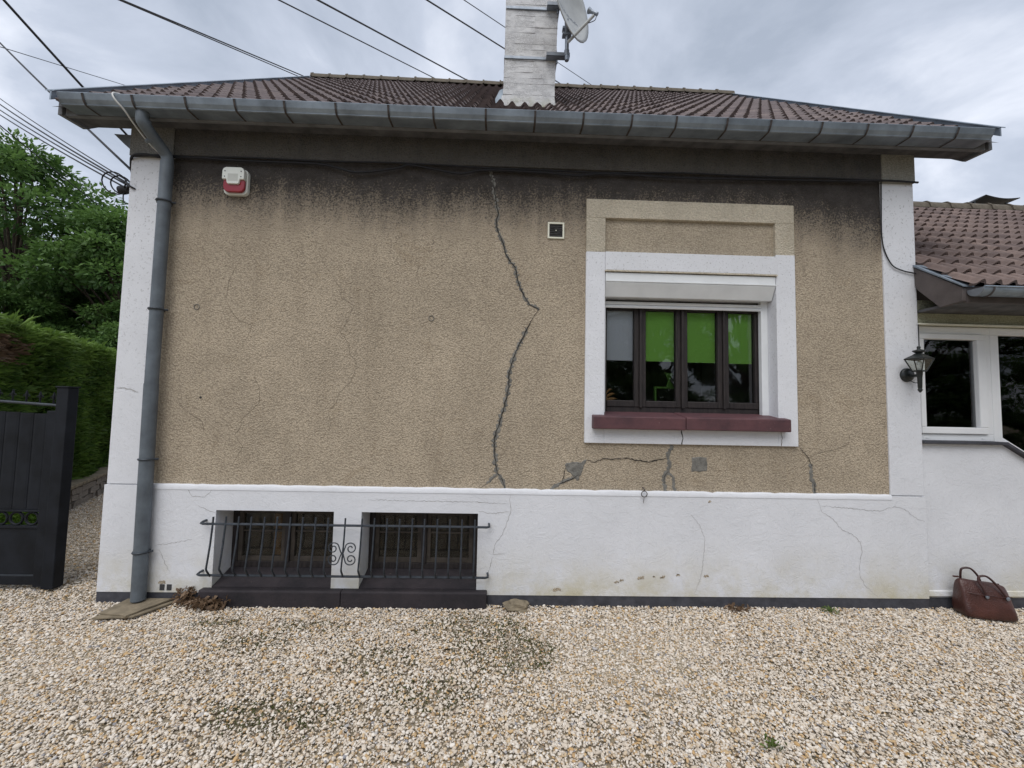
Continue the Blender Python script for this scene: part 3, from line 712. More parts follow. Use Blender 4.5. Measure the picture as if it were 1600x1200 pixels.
patch([(.539,1.147),(.615,1.17),(.676,1.164),(.737,1.195),(.707,1.134),(.692,1.074),(.655,1.006),(.617,1.036),(.555,1.102)], 'cement_patch', PY+.001, .005, 'mortar')
patch([(1.61,1.225),(1.749,1.224),(1.745,1.099),(1.617,1.100)], 'cement_patch', PY+.001, .005, 'mortar')
# chipped paint near the foot of the wall
for x, z, s in ((.98,.20,.020),(1.02,.215,.018),(1.18,.235,.030),(1.29,.245,.010),(1.36,.243,.022),(1.49,.262,.018),(1.72,.255,.022),(.49,.135,.032),(1.55,.905,.014),(1.76,.86,.014),(-2.66,.165,.03)):
    patch([(x-s,z-.4*s),(x-.2*s,z-.5*s),(x+s,z-.2*s),(x+.8*s,z+.4*s),(x,z+.5*s),(x-.7*s,z+.3*s)], 'paint_chip', -.0006, .0012, MT['cream_panel'])
for x, z in ((-2.545, 2.39), (-.60, 2.345)):
    a = [(x+.022*math.cos(2*math.pi*k/12), PY-.003, z+.022*math.sin(2*math.pi*k/12)) for k in range(13)]
    MB().tube(a, .003, 5).build('old_plug', 'mortar', house)
MB().lathe([(.009,0),(.009,.004)], (-2.465, PY-.001, 1.64), 8, 'y').build('drill_hole', 'dark', house)

# ================================================================== ANNEX (right)
ann = thing('house_annex', 'low white annex with white framed windows and brown tiled roof at the right edge', 'annex', (5.4, 0, 0))
AY = .030; AX0, AX1 = 3.607, 8.2
aw = MB(); aw.box(AX0, 4.325, AY, .30, B0, 1.375)
aw.prism([(4.325, B0), (AX1, B0), (AX1, .75), (5.37, .75), (4.325, 1.375)], AY, .30, 'y')
aw.box(5.9, AX1, AY, .30, .75, 2.402)
aw.build('wall', 'white_plain', ann)
MB().box(AX0, AX1, AY+.004, .30, -.05, B0).build('base_band', 'base', ann)
MB().prism([(AY-.016,.105),(AY+.001,.105),(AY+.001,.145),(AY-.010,.140)], AX0, AX1, 'x').build('skirting', 'white_plain', ann)
MB().box(AX0, AX1, AY+.006, .30, 2.402, 2.62).build('lintel', 'lintel_green', ann)
MB().box(AX0, AX1, -.002, AY+.006, 2.400, 2.410).build('drip_strip', 'bright', ann)
# sill strip, running level then down along the stair
MB().prism([(AX0, 1.372), (4.335, 1.372), (5.38, .745), (5.38, .772), (4.342, 1.398), (AX0, 1.398)], -.012, .12, 'y').build('sill', 'base', ann, bevel=.004)
def annex_window(x0, x1, poly=None, inner=None, blindx=None):
    w = thing('window', 'x', 'x'); del w['label']; del w['category']; w.parent = ann; w.location = -ann.location
    return w
WYa = .07
w1 = annex_window(0, 0)
fr = MB(); fr.box(AX0, 4.315, WYa, WYa+.07, 1.398, 1.455); fr.box(AX0, 4.315, WYa, WYa+.07, 2.335, 2.40); fr.box(AX0, 3.655, WYa, WYa+.07, 1.455, 2.335); fr.box(4.255, 4.315, WYa, WYa+.07, 1.455, 2.335)
fr.build('frame', 'pvc', w1, bevel=.004)
q = MB(); q.box(3.657, 4.253, WYa-.018, WYa+.05, 1.457, 1.515); q.box(3.657, 4.253, WYa-.018, WYa+.05, 2.285, 2.333); q.box(3.657, 3.70, WYa-.018, WYa+.05, 1.515, 2.285); q.box(4.182, 4.253, WYa-.018, WYa+.05, 1.515, 2.285)
q.build('casement', 'pvc', w1, bevel=.006)
MB().box(3.70, 4.182, WYa+.02, WYa+.026, 1.515, 2.285).build('pane', 'glass', w1)
MB().box(3.66, 4.23, WYa+.10, WYa+.103, 1.985, 2.36).build('roller_blind', 'blind_dark', w1)
MB().box(3.66, 4.23, WYa+.098, WYa+.106, 1.977, 1.988).build('blind_bar', 'pvc', w1)
q = MB(); q.tube([(4.165, WYa+.075, 1.74), (4.150, WYa+.085, 1.76), (4.150, WYa+.085, 1.83), (4.165, WYa+.075, 1.85)], .008, 6); q.build('handle', 'pvc', w1, True)
for x in (3.70, 4.20): MB().box(x, x+.028, WYa-.004, WYa+.002, 1.418, 1.426).build('drain_cap', 'pvc', w1)
w2 = annex_window(0, 0)
fr = MB(); fr.prism([(4.317, 1.398), (5.36, .775), (5.36, .855), (4.395, 1.432), (4.395, 2.335), (4.317, 2.335)], WYa, WYa+.07, 'y'); fr.box(4.317, 5.9, WYa, WYa+.07, 2.335, 2.40); fr.box(5.30, 5.36, WYa, WYa+.07, .855, 2.335)
fr.build('frame', 'pvc', w2, bevel=.005)
MB().prism([(4.395, 1.43), (5.30, .885), (5.30, 2.335), (4.395, 2.335)], WYa+.03, WYa+.036, 'y').build('pane', 'glass', w2)
MB().box(4.40, 5.28, WYa+.10, WYa+.103, 1.985, 2.36).build('roller_blind', 'blind_dark', w2)
MB().box(4.40, 5.28, WYa+.098, WYa+.106, 1.977, 1.988).build('blind_bar', 'pvc', w2)
MB().box(5.36, 5.9, WYa, .30, .75, 2.335).build('wall_return', 'white_plain', ann)
sh = MB(); sh.box(AX0+.02, AX1, 2.9, 3.0, 0, 2.62); sh.box(AX0+.02, AX1, .30, 2.9, .0, .04); sh.box(AX0+.02, AX1, .30, 2.9, 2.62, 2.68); sh.box(AX1-.1, AX1, .30, 2.9, .04, 2.62)
sh.build('room', 'room', ann)
# annex roof
AS = .757; AEY, AEZ = -.37, 2.625; ARY = 2.28; ARZ = AEZ+AS*(ARY-AEY); AANG = math.atan(AS)
ar = thing('roof', 'x', 'x'); del ar['label']; del ar['category']; ar.parent = ann; ar.location = -ann.location
MB().add([(AX0+.02,AEY,AEZ-.05),(AX1,AEY,AEZ-.05),(AX1,ARY,ARZ-.05),(AX0+.02,ARY,ARZ-.05),(AX0+.02,2*ARY-AEY,AEZ-.03),(AX1,2*ARY-AEY,AEZ-.03)], [(0,1,2,3),(3,2,5,4)]).build('roof_deck', 'deck', ar)
TG2 = .25; nr = int((ARY-AEY)/math.cos(AANG)/TG2)+1; k_ = 0
order = []
for r in range(nr):
    for c_ in range(int((AX1-AX0-.1)/TW)):
        x = AX0+.0+c_*TW; s_ = r*TG2; y = AEY-.02+s_*math.cos(AANG); z = AEZ+s_*math.sin(AANG)
        order.append((x > 1.245*(y+3.47)+.4, r, x, y, z))
order.sort(key=lambda t: (t[0], t[1])); sv, sf = [], []
ca2, sa2 = math.cos(AANG), math.sin(AANG)
for i, (_, r, x, y, z) in enumerate(order):
    ja = random.uniform(-.012,.012)
    if i < 290: place('tile', TM2, ar, loc=(x+random.uniform(-.003,.003), y, z+random.uniform(-.002,.002)), rot=(AANG+ja*.5, 0, ja))
    else:
        q = base_v; w = np.stack([q[:,0]+x, q[:,1]*ca2-q[:,2]*sa2+y, q[:,1]*sa2+q[:,2]*ca2+z], 1); sf.append(base_f+len(sv)*len(base_v)); sv.append(w)
if sv: stuff(place('tile_field', tri_mesh('tile_field', np.concatenate(sv), np.concatenate(sf), MT['tile2']), ar))
for i in range(15): place('ridge_tile', RCM, ar, loc=(AX0+.03+i*.305, ARY, ARZ-.02), rot=(0, random.uniform(-.01,.01), 0))
MB().prism([(.012, 2.905), (-.364, 2.615), (-.362, 2.510), (-.194, 2.498), (-.02, 2.690), (.005, 2.74)], 3.585, 3.618, 'x').build('barge_board', 'barge', ar, bevel=.003)
MB().prism([(.006, 2.925), (-.38, 2.628), (-.38, 2.618), (.006, 2.908)], 3.575, 3.665, 'x').build('verge_flashing', 'zinc', ar)
MB().box(3.62, AX1, -.362, -.335, 2.50, 2.63).build('fascia', 'barge', ar)
MB().box(3.62, AX1, -.335, AY+.005, 2.505, 2.525).build('soffit', 'soffit', ar)
g2 = thing('gutter', 'x', 'x'); del g2['label']; del g2['category']; g2.parent = ann; g2.location = -ann.location
hp = [(-.365+0, 2.60)]
R_ = .058; cyg, czg = -.363-R_-.002, 2.590
o_ = [(cyg+R_*math.cos(math.pi*k/10), czg-R_*math.sin(math.pi*k/10)) for k in range(11)]; i_ = [(cyg+(R_-.004)*math.cos(math.pi*k/10), czg-(R_-.004)*math.sin(math.pi*k/10)) for k in range(10,-1,-1)]
MB().prism(o_+i_, 3.625, AX1, 'x').build('trough', 'zinc', g2, False)
MB().tube([(3.625, cyg-R_, czg+.003), (AX1, cyg-R_, czg+.003)], .007, 8).build('lip_bead', 'zinc', g2, True)
MB().prism(o_, 3.619, 3.625, 'x').build('stop_end', 'zinc_dark', g2)
for i in range(6):
    a = [(3.70+i*.42, cyg+(R_+.002)*math.cos(math.pi*k/10), czg-(R_+.002)*math.sin(math.pi*k/10)) for k in range(11)]
    MB().tube(a, .007, 4).build('bracket', 'rust', g2)
# cowl on the flue behind the annex ridge
cw = thing('chimney_cowl', 'dark curved metal cowl plate rising behind the annex ridge', 'cowl', (7.77, 3.0, 3.9))
top = []
for i in range(13):
    t = i/12; z_ = 4.99+.16*(t/.33) if t < .33 else 5.15-.03*(t-.33)/.67-.035*math.sin(math.pi*(t-.33)/.67)
    top.append((7.36+.84*t, 3.0, z_))
v = []; f = []
for (x,y,z) in top: v += [(x, 2.75, z-.012), (x, 3.25, z-.012), (x, 3.25, z), (x, 2.75, z)]
for i in range(12):
    for k in range(4): f.append((i*4+k, i*4+(k+1)%4, i*4+4+(k+1)%4, i*4+4+k))
f += [(0,1,2,3), (48,51,50,49)]
MB().add(v, f).build('plate', 'cable', cw)
for x, y in ((7.50,2.8),(8.03,2.8),(7.50,3.2),(8.03,3.2)): MB().box(x, x+.025, y, y+.025, 4.55, 5.06).build('leg', 'lampblack', cw)
MB().box(7.45, 8.10, 2.74, 3.26, 3.9, 4.60).build('flue', 'brick', cw)

# ================================================================== FIXTURES ON THE FACADE
# alarm siren
al = thing('alarm_siren', 'white alarm siren box with red lower lens high on the beige wall', 'alarm', (-2.29, PY, 3.46))
def rrect(x0, x1, z0, z1, r, n=5):
    P = []
    for cx_, cz_, a0 in ((x1-r,z1-r,0),(x0+r,z1-r,90),(x0+r,z0+r,180),(x1-r,z0+r,270)):
        for k in range(n+1): t = rad(a0+90*k/n); P.append((cx_+r*math.cos(t), cz_+r*math.sin(t)))
    return P
ax, az = -2.265, 3.457
MB().prism(rrect(ax-.098, ax+.098, az-.113, az+.107, .04), PY, PY-.035, 'y').build('back_box', 'alarm', al, bevel=.004)
lx = -.018
ov = MB(); ov.prism([(ax-.090,az+.0),(ax-.090,az+.072),(ax-.08,az+.092),(ax-.06,az+.102),(ax+.06,az+.102),(ax+.08,az+.092),(ax+.090,az+.072),(ax+.090,az+.0),(ax+.055,az+.0),(ax+.050,az-.03),(ax+.042,az-.04),(ax-.042,az-.04),(ax-.050,az-.03),(ax-.055,az+.0)], PY-.035, PY-.078, 'y')
ov.build('front_cover', 'alarm', al, bevel=.005)
lens = rrect(ax-.088, ax+.088, az-.102, az+.03, .045)
MB().prism(lens, PY-.036, PY-.062, 'y').build('red_lens', 'red', al, bevel=.008, seg=3)
MB().box(ax-.042, ax+.042, PY-.0785, PY-.074, az-.018, az+.045).build('speaker_grille', 'alarm2', al)
for x, z in ((-.066,.066),(.066,.066),(-.068,.02),(.066,.02)): MB().lathe([(.005,0),(.005,.002)], (ax+x, PY-.078, az+z), 8, 'y').build('screw', 'iron', al)
# air vent
vt = thing('air_vent', 'small square air vent with pale frame and dark mesh left of the window', 'vent', (.443, PY, 3.135))
vx, vz, h_ = .443, 3.135, .071
for n_, b4 in (('frame_bar', (vx-h_, vx+h_, vz+h_-.014, vz+h_)), ('frame_bar', (vx-h_, vx+h_, vz-h_, vz-h_+.014)), ('frame_bar', (vx-h_, vx-h_+.014, vz-h_+.014, vz+h_-.014)), ('frame_bar', (vx+h_-.014, vx+h_, vz-h_+.014, vz+h_-.014))):
    MB().box(b4[0], b4[1], PY-.012, PY+.004, b4[2], b4[3]).build(n_, 'bright', vt, bevel=.002)
MB().box(vx-h_+.014, vx+h_-.014, PY-.003, PY+.002, vz-h_+.014, vz+h_-.014).build('backing', 'dark', vt)
for k in range(7):
    z = vz-h_+.024+k*.0165
    MB().prism([(PY-.004, z-.006), (PY-.009, z-.002), (PY-.006, z+.004)], vx-h_+.014, vx+h_-.014, 'x').build('louvre', 'grillebrown', vt)
MB().lathe([(.005,0),(.005,.004)], (vx, PY-.008, vz), 8, 'y').build('screw', 'bright', vt)
# lantern
lp = thing('wall_lantern', 'black lantern with clear glass on the white right corner of the house', 'lamp', (3.49, 0, 1.99))
lx, ly, lz = 3.475, -.115, 1.985     # lantern axis
wpx = 3.485
MB().lathe([(.060,0),(.060,.010),(.052,.022),(.030,.030),(.012,.034)], (wpx, .008, 1.955), 20, 'y').build('wall_plate', 'lampblack', lp, True)
MB().tube(smooth_path([(wpx, -.02, 1.955), (wpx-.002, -.06, 1.945), (lx, -.10, 1.945), (lx, ly, 1.950)], 4), .013, 8).build('arm', 'lampblack', lp, True)
MB().lathe([(.004,-.215),(.014,-.200),(.018,-.190),(.012,-.182),(.015,-.175),(.017,-.10),(.022,-.045),(.028,-.032)], (lx,ly,lz+.03), 12).build('stem', 'lampblack', lp, True)
zb, zt = lz-.005, lz+.095; rb, rtp = .036, .083
ang0 = rad(45)
def sq(r, z): return [(lx+r*math.cos(ang0+k*math.pi/2+.3), ly+r*math.sin(ang0+k*math.pi/2+.3), z) for k in range(4)]
bq, tq = sq(rb*1.25, zb), sq(rtp*1.12, zt)
for k in range(4):
    MB().tube([bq[k], tq[k]], .0048, 5).build('frame_bar', 'lampblack', lp)
    q = MB(); q.add([bq[k], bq[(k+1)%4], tq[(k+1)%4], tq[k]], [(0,1,2,3)]); q.build('glass_pane', 'glass_lamp', lp)
q = MB(); q.tube(bq+[bq[0]], .006, 5); q.build('base_ring', 'lampblack', lp)
q = MB(); q.tube(tq+[tq[0]], .006, 5); q.build('top_ring', 'lampblack', lp)
e1, e2, e3 = sq(rtp*1.22, zt+.002), sq(rtp*.55, zt+.032), sq(.03, zt+.045)
q = MB(); q.add(e1+e2+e3, [(i, (i+1)%4, 4+(i+1)%4, 4+i) for i in range(4)]+[(4+i, 4+(i+1)%4, 8+(i+1)%4, 8+i) for i in range(4)]+[(0,3,2,1),(8,9,10,11)]); q.build('roof_cap', 'lampblack', lp)
MB().lathe([(.018,.045),(.028,.052),(.044,.066),(.040,.072),(.014,.080),(.010,.086),(.014,.094),(.012,.104),(.003,.110)], (lx,ly,zt), 12).build('finial', 'lampblack', lp, True)
MB().lathe([(.014,0),(.016,.02),(.020,.05),(.016,.075),(.004,.088)], (lx,ly,zb+.005), 10).build('bulb', 'pvc', lp, True)
MB().tube(smooth_path([(wpx, -.01, 1.91), (wpx+.02, -.05, 1.885), (lx+.05, -.06, 1.90), (lx+.095, -.02, 1.97), (3.60, .0, 2.06), (3.602, .004, 2.40)], 6), .0035, 5).build('cord', 'cable', lp, True)

# satellite dish on the chimney
sdh = thing('satellite_dish', 'grey satellite dish on a mast bracketed to the white brick chimney', 'dish', (.62, .66, 5.1))
def dirn(v): return Vector(v).normalized()
nrm = dirn((.74, -.66, .08)); upv = dirn(Vector((-.10, .10, 1))-nrm*Vector((-.10,.10,1)).dot(nrm)); rtv = upv.cross(nrm)
dc = Vector((.622, .545, 5.74)); RX, RZd = .33, .37
v = []; f = []; nr_, na = 8, 28
for side in (0, 1):
    for r in range(nr_+1):
        t = r/nr_
        for k in range(na):
            a_ = 2*math.pi*k/na; p = dc+rtv*(RX*t*math.cos(a_))+upv*(RZd*t*math.sin(a_))+nrm*(.075*t*t-.05-.010*side)
            v.append(p)
for side in (0, 1):
    o = side*(nr_+1)*na
    for r in range(nr_):
        for k in range(na): f.append((o+r*na+k, o+r*na+(k+1)%na, o+(r+1)*na+(k+1)%na, o+(r+1)*na+k))
for k in range(na): f.append((nr_*na+k, nr_*na+(k+1)%na, (2*nr_+1)*na+(k+1)%na, (2*nr_+1)*na+k))
MB().add(v, f).build('reflector', 'dish', sdh, True)
bt = dc-upv*(RZd+.01)-nrm*.0; lnb = dc+nrm*.37-upv*.175
lnb = Vector((.850, .46, 5.555))
MB().tube([bt-nrm*.05+Vector((0,0,-.012)), lnb], .015, 8).build('arm', 'dish', sdh, True)
al_ = (lnb-bt).normalized()
hd = (dc-lnb).normalized()
q = MB(); q.tube([lnb-hd*.045+Vector((0,0,.028)), lnb+hd*.035+Vector((0,0,.028))], .018, 10); q.tube([lnb+hd*.03+Vector((0,0,.028)), lnb+hd*.065+Vector((0,0,.028))], [.018,.030], 12); q.build('receiver_head', 'galv', sdh, True)
MB().tube(smooth_path([lnb-hd*.03, lnb-hd*.01+Vector((.0,0,-.05)), lnb+(bt-lnb)*.25+Vector((0,0,-.022))], 5), .004, 5).build('cable', 'cable', sdh, True)
mx_ = .612; my_ = .66
MB().tube([(mx_, my_, 5.24), (mx_, my_, 5.98)], .021, 12).build('mast', 'galv', sdh, True)
q = MB()
for zc in (5.52, 5.585): q.box(mx_-.05, mx_+.045, my_-.03, my_+.03, zc-.014, zc+.014)
q.tube([(mx_, my_, 5.55), tuple(dc-nrm*.05-upv*.12)], .022, 8); q.build('clamp', 'galv', sdh, bevel=.003)
for zc in (5.325, 5.885):
    q = MB(); q.box(.40, mx_+.035, CHY0-.075, CHY0-.020, zc-.022, zc-.014); q.box(.40, mx_+.035, CHY0-.075, CHY0-.069, zc-.022, zc+.022); q.box(.40, mx_+.035, CHY0-.026, CHY0-.0205, zc-.0138, zc+.022); q.tube([(mx_, my_+.005, zc-.03), (mx_, my_+.005, zc+.03)], .028, 10); q.tube([(.515, CHY0-.03, zc-.07), (.515, CHY0-.03, zc-.02)], .010, 6)
    q.build('wall_arm', 'zinc_dark', sdh, bevel=.002)
q = MB()
for k in range(11):
    t = -.15+.031*k; p = dc+rtv*t+upv*(-.085)
    def S(a_, b_): 
        pp = rtv*(t+a_)+upv*(-.085+b_); rr = ((t+a_)/RX)**2+((-.085+b_)/RZd)**2
        return dc+pp+nrm*(.075*rr-.05+.003)
    hh = .020 if k % 3 else .026
    q.add([S(0,0), S(.006,0), S(.006,hh), S(0,hh)], [(0,1,2,3)]); q.add([S(.008,0), S(.022,0), S(.022,.006), S(.008,.006)], [(0,1,2,3)])
    if k % 2: q.add([S(.008,hh-.006), S(.022,hh-.006), S(.022,hh), S(.008,hh)], [(0,1,2,3)])
q.build('faded_print', 'marks', sdh)

# iron security grille before the cellar windows
gr_ = thing('security_grille', 'black wrought iron grille with bellied bars and four scrolls across the cellar windows', 'grille', (-1.2, -.1, .24))
gap = .0996; gapb = .1325
xs_ = [-2.243]
for i in range(20): xs_.append(xs_[-1]+(gapb if i in (9, 10) else gap))
def bar_mesh():
    return MB().tube([(0,-.070,.703),(0,-.073,.65),(0,-.090,.49),(0,-.120,.318),(0,-.115,.306),(0,-.078,.256),(0,-.070,.246)], .0072, 6).mesh('bar', MT['iron'], True)
BMh = bar_mesh()
for x in xs_: place('bar', BMh, gr_, loc=(x+random.uniform(-.003,.003), 0, random.uniform(-.003,.003)))
for z_, x0, x1 in ((.645, -2.335, -.075), (.250, -2.338, -.078)):
    q = MB(); q.tube([(x0-.006, .005, z_+.010), (x0-.010, -.035, z_+.008), (x0-.008, -.060, z_+.003), (x0+.012, -.068, z_), (x1-.012, -.068, z_), (x1+.006, -.060, z_+.003), (x1+.004, -.035, z_+.008), (x1, .005, z_+.010)], .0095, 6)
    q.build('rail', 'iron', gr_)
xm = xs_[10]
for sx_ in (-1, 1):
    for sz_ in (-1, 1):
        P = []; cx_, cz_ = xm+sx_*.068, .440+sz_*.042
        for k in range(34):
            t = k/33; th_ = -math.pi/2+t*3.35*math.pi; r_ = .044*(1-t)+.010
            P.append((cx_-sx_*r_*math.cos(th_+math.pi*.08)*1.0, -.112, cz_+sz_*r_*math.sin(th_+math.pi*.08)))
        P = [(xm+sx_*.006, -.104, .440)]+[(xm+sx_*.012, -.108, .440+sz_*.015)]+P[6:]
        MB().tube(P, .0048, 5).build('scroll', 'iron', gr_, True)
# ring hook on the ledge
rg = thing('ring_hook', 'small rusty ring hanging from a hook on the plinth ledge below the window', 'hook', (1.2, 0, .92))
q = MB(); q.tube(smooth_path([(1.198,.02,.965),(1.198,-.02,.962),(1.200,-.03,.950),(1.198,-.015,.942)], 4), .004, 5); q.build('hook', 'rust', rg, True)
MB().tube([(1.2+.024*math.cos(2*math.pi*k/16), -.022, .918+.024*math.sin(2*math.pi*k/16)) for k in range(17)], .0035, 5).build('ring', 'rust', rg, True)
MB().tube([(1.2,-.02,.895),(1.197,-.012,.86),(1.2,-.006,.84)], .002, 4).build('wire', 'rust', rg)

# cables along the wall
def cable(name, pts, r, label, mat='cable', n=6, group=None, cat='cable', sides=6):
    o = MB().tube(smooth_path(pts, n), r, sides).build(name, mat, None, True); return tag(o, label, cat, group)
fz = [(-3.10,-.02,3.648),(-2.906,-.01,3.662),(-2.55,-.012,3.652),(-2.217,-.012,3.640),(-1.63,-.012,3.637),(-1.44,-.014,3.61),(-1.25,-.016,3.572),(-.928,-.012,3.623),(-.821,-.012,3.655),(-.602,-.012,3.624),(-.383,-.016,3.592),(-.166,-.012,3.634),(.329,-.012,3.629),(.60,-.014,3.612),(.884,-.012,3.638),(1.498,-.012,3.626),(2.289,-.012,3.637),(2.974,-.012,3.650),(3.32,-.022,3.660),(3.626,-.018,3.656)]
cable('facade_cable', fz, .009, 'black cable sagging in waves along the ledge under the eave')
fz2 = [(x, -.014, 3.664+.004*math.sin(x*5)-.018*max(0, math.sin(x*1.7+.8))) for x in [-2.9+.22*i for i in range(29)]]
cable('facade_cable', fz2, .007, 'thinner black cable running straight and tight under the frieze ledge', n=3)
cable('facade_cable', [(3.309,-.001,3.655),(3.303,-.002,3.45),(3.300,0,3.277),(3.304,.001,3.14),(3.327,-.001,3.021),(3.386,-.004,2.909),(3.481,-.004,2.865),(3.55,-.006,2.85),(3.60,-.006,2.841)], .0055, 'thin black cable dropping down the right pilaster and curling to the annex eave')
cable('coax_cable', [(-2.99,-.15,4.02),(-3.005,-.31,3.965),(-3.012,-.345,3.935),(-2.985,-.345,3.885),(-2.955,-.300,3.84),(-2.95,-.22,3.79),(-2.93,-.10,3.715),(-2.90,-.03,3.675)], .0065, 'white cable curving over the left end of the gutter', 'cable_white')
cable('cable_loop', [(-2.90,-.02,3.645),(-3.02,-.03,3.655),(-3.12,-.02,3.645),(-3.175,.03,3.61),(-3.19,.06,3.55),(-3.17,.06,3.50)], .010, 'black cable bent round the top of the left white corner')
# overhead lines
def span(a, b, sag=.12, n=14):
    a, b = Vector(a), Vector(b); return [a.lerp(b, i/n)+Vector((0,0,-4*sag*(i/n)*(1-i/n))) for i in range(n+1)]
LG = 'overhead lines coming to the left corner of the house'
def wire(a, b, r, label, sag=.0, group=None, mat='cable'):
    return tag(MB().tube(span(a, b, sag), r, 5).build('overhead_cable', mat, None, True), label, 'cable', group)
wire((-11.33,4.5,10.89), (-10.09,7.5,8.64), .030, 'thick black overhead cable at the far left, steepest of all the lines', .02)
wire((-9.21,3.4,8.22), (-3.20,.1,3.56), .011, 'black overhead cable passing behind the left eave to the top of the white corner', .03)
wire((-11.29,5,9.07), (-12.54,11,12.47), .009, 'thin grey wire crossing the steep cables at upper left', .0, None, 'cable_grey')
for (za, zb_, r, lb) in ((7.53,3.44,.006,'uppermost thin line of the bundle reaching the white corner'), (7.41,3.42,.009,'second line of the bundle reaching the white corner'), (7.29,3.405,.008,'third line of the bundle reaching the white corner'), (7.20,3.375,.008,'lowest line of the bundle reaching the white corner')):
    wire((-9.9,4,za), (-3.165,.06,zb_), r, lb, .05, LG)
wire((-9.86,4,7.07), (-11.62,10,6.69), .012, 'single black cable descending across the tree crowns', .0)
wire((-7.651,4,9.189), (-6.272,11,12.946), .016, 'upper of the two close wires meeting the left end of the ridge', 0, None, 'cable_grey')
wire((-7.887,4,9.266), (-6.383,11,12.893), .013, 'lower of the two close wires meeting the left end of the ridge', 0, None, 'cable_grey')
wire((-4.744,4,9.346), (-.856,13,14.091), .014, 'thin wire in the sky left of the chimney, left one of two', 0, None, 'cable_grey')
wire((-4.159,4,9.464), (.199,13,14.134), .019, 'thin wire in the sky left of the chimney, right one of two', 0, None, 'cable_grey')
wire((-2.383,4,9.772), (3.653,13,14.221), .017, 'wire passing behind the chimney just above its lower strap', 0, None, 'cable_grey')
wire((-1.415,4,9.666), (4.993,13,14.137), .009, 'faint wire behind the upper part of the chimney', 0, None, 'cable_grey')
# line clamp at the corner
jb = thing('line_clamp', 'black clamp and coiled cable ends hung on the lines beside the left white corner', 'clamp', (-3.3,.1,3.42))
MB().lathe([(.010,-.05),(.032,-.045),(.036,0),(.030,.03),(.034,.05),(.012,.06)], (-3.30,.13,3.425), 12, 'x').build('body', 'cable', jb, True)
MB().tube(smooth_path([(-3.26,.10,3.42),(-3.20,.05,3.42),(-3.13,-.01,3.385),(-3.105,.0,3.375)], 4), .007, 5).build('tail', 'cable', jb, True)
MB().tube(smooth_path([(-3.28,.10,3.43),(-3.22,.05,3.445),(-3.15,.0,3.40),(-3.10,.005,3.372)], 4), .006, 5).build('tail', 'cable', jb, True)
for k, (rx, rz, dx) in enumerate(((.12,.085,0),(.10,.070,.03))):
    MB().tube([(-3.43+dx+rx*math.cos(t)*.9+.35*rz*math.sin(t), .17+.03*k, 3.505+rz*math.sin(t)-.45*rx*math.cos(t)) for t in [2*math.pi*i/20 for i in range(21)]], .006, 5).build('coil', 'cable', jb, True)
MB().tube(smooth_path([(-3.30,.12,3.40),(-3.29,.11,3.33),(-3.24,.08,3.28),(-3.16,.04,3.26)], 4), .005, 5).build('tail', 'cable', jb, True)

# ================================================================== LEFT: gate, stone wall, hedge, trees
gt = thing('metal_gate', 'anthracite metal gate leaf with spiked arched top and a row of rings', 'gate', (-4.6, .23, 0))
GY = .23; gx1 = -3.69; gx0 = -6.3
MB().box(gx1-.10, gx1, GY-.045, GY+.045, .02, 1.70).build('post', 'gate', gt, bevel=.006)
MB().box(gx1-.108, gx1+.008, GY-.053, GY+.053, 1.70, 1.712).build('post_cap', 'gate', gt, bevel=.004)
MB().box(gx1-.19, gx1-.103, GY-.022, GY+.022, .03, 1.50).build('stile', 'gate', gt, bevel=.004)
nb = 21; bw = .118
for i in range(nb):
    x = gx1-.192-(i+1)*bw
    MB().prism([(x+.002, GY-.006), (x+.022, GY-.010), (x+bw-.022, GY-.010), (x+bw-.002, GY-.006), (x+bw-.002, GY+.010), (x+.002, GY+.010)], .665, 1.475+.06*math.sin(min(1,(i*bw)/2.4)*math.pi*.5), 'z').build('board', 'gate', gt)
MB().box(gx0, gx1-.192, GY-.010, GY+.010, .12, .505).build('lower_panel', 'gate', gt)
for z0, z1 in ((.645,.662),(.508,.530),(.045,.118)):
    MB().box(gx0, gx1-.103 if z1 < .2 else gx1-.188, GY-.020, GY+.020, z0, z1).build('rail', 'gate', gt, bevel=.003)
MB().box(gx0, gx1-.188, GY-.016, GY+.016, .118, .128).build('rail', 'iron', gt)
def ringm():
    return MB().tube([(.052*math.cos(2*math.pi*k/20), 0, .052*math.sin(2*math.pi*k/20)) for k in range(21)], .010, 6).mesh('ring', MT['gate'], True)
RG = ringm()
for i in range(20): place('ring', RG, gt, loc=(gx1-.258-i*.128, GY, .587))
q = [(gx1-.103-2.5*t, GY, 1.545+.075*math.sin(min(1,t*1.0)*math.pi*.62)-.02*0) for t in [i/24 for i in range(25)]]
MB().tube(q, .013, 6).build('top_rail', 'iron', gt, True)
def finm():
    b_ = MB().tube([(0,0,0),(0,0,.035),(0,0,.06),(0,0,.075),(0,0,.105)], [.006,.006,.012,.010,.002], 6)
    for s_ in (-1,1): b_.tube(smooth_path([(0,0,.04),(s_*.014,0,.062),(s_*.026,0,.060),(s_*.026,0,.048)], 3), .0035, 4)
    return b_.mesh('finial', MT['gate'], True)
FN = finm()
for i in range(22):
    t = (.06+i*.115)/2.5; place('finial', FN, gt, loc=(gx1-.103-2.5*t, GY, 1.553+.075*math.sin(min(1,t)*math.pi*.62)))

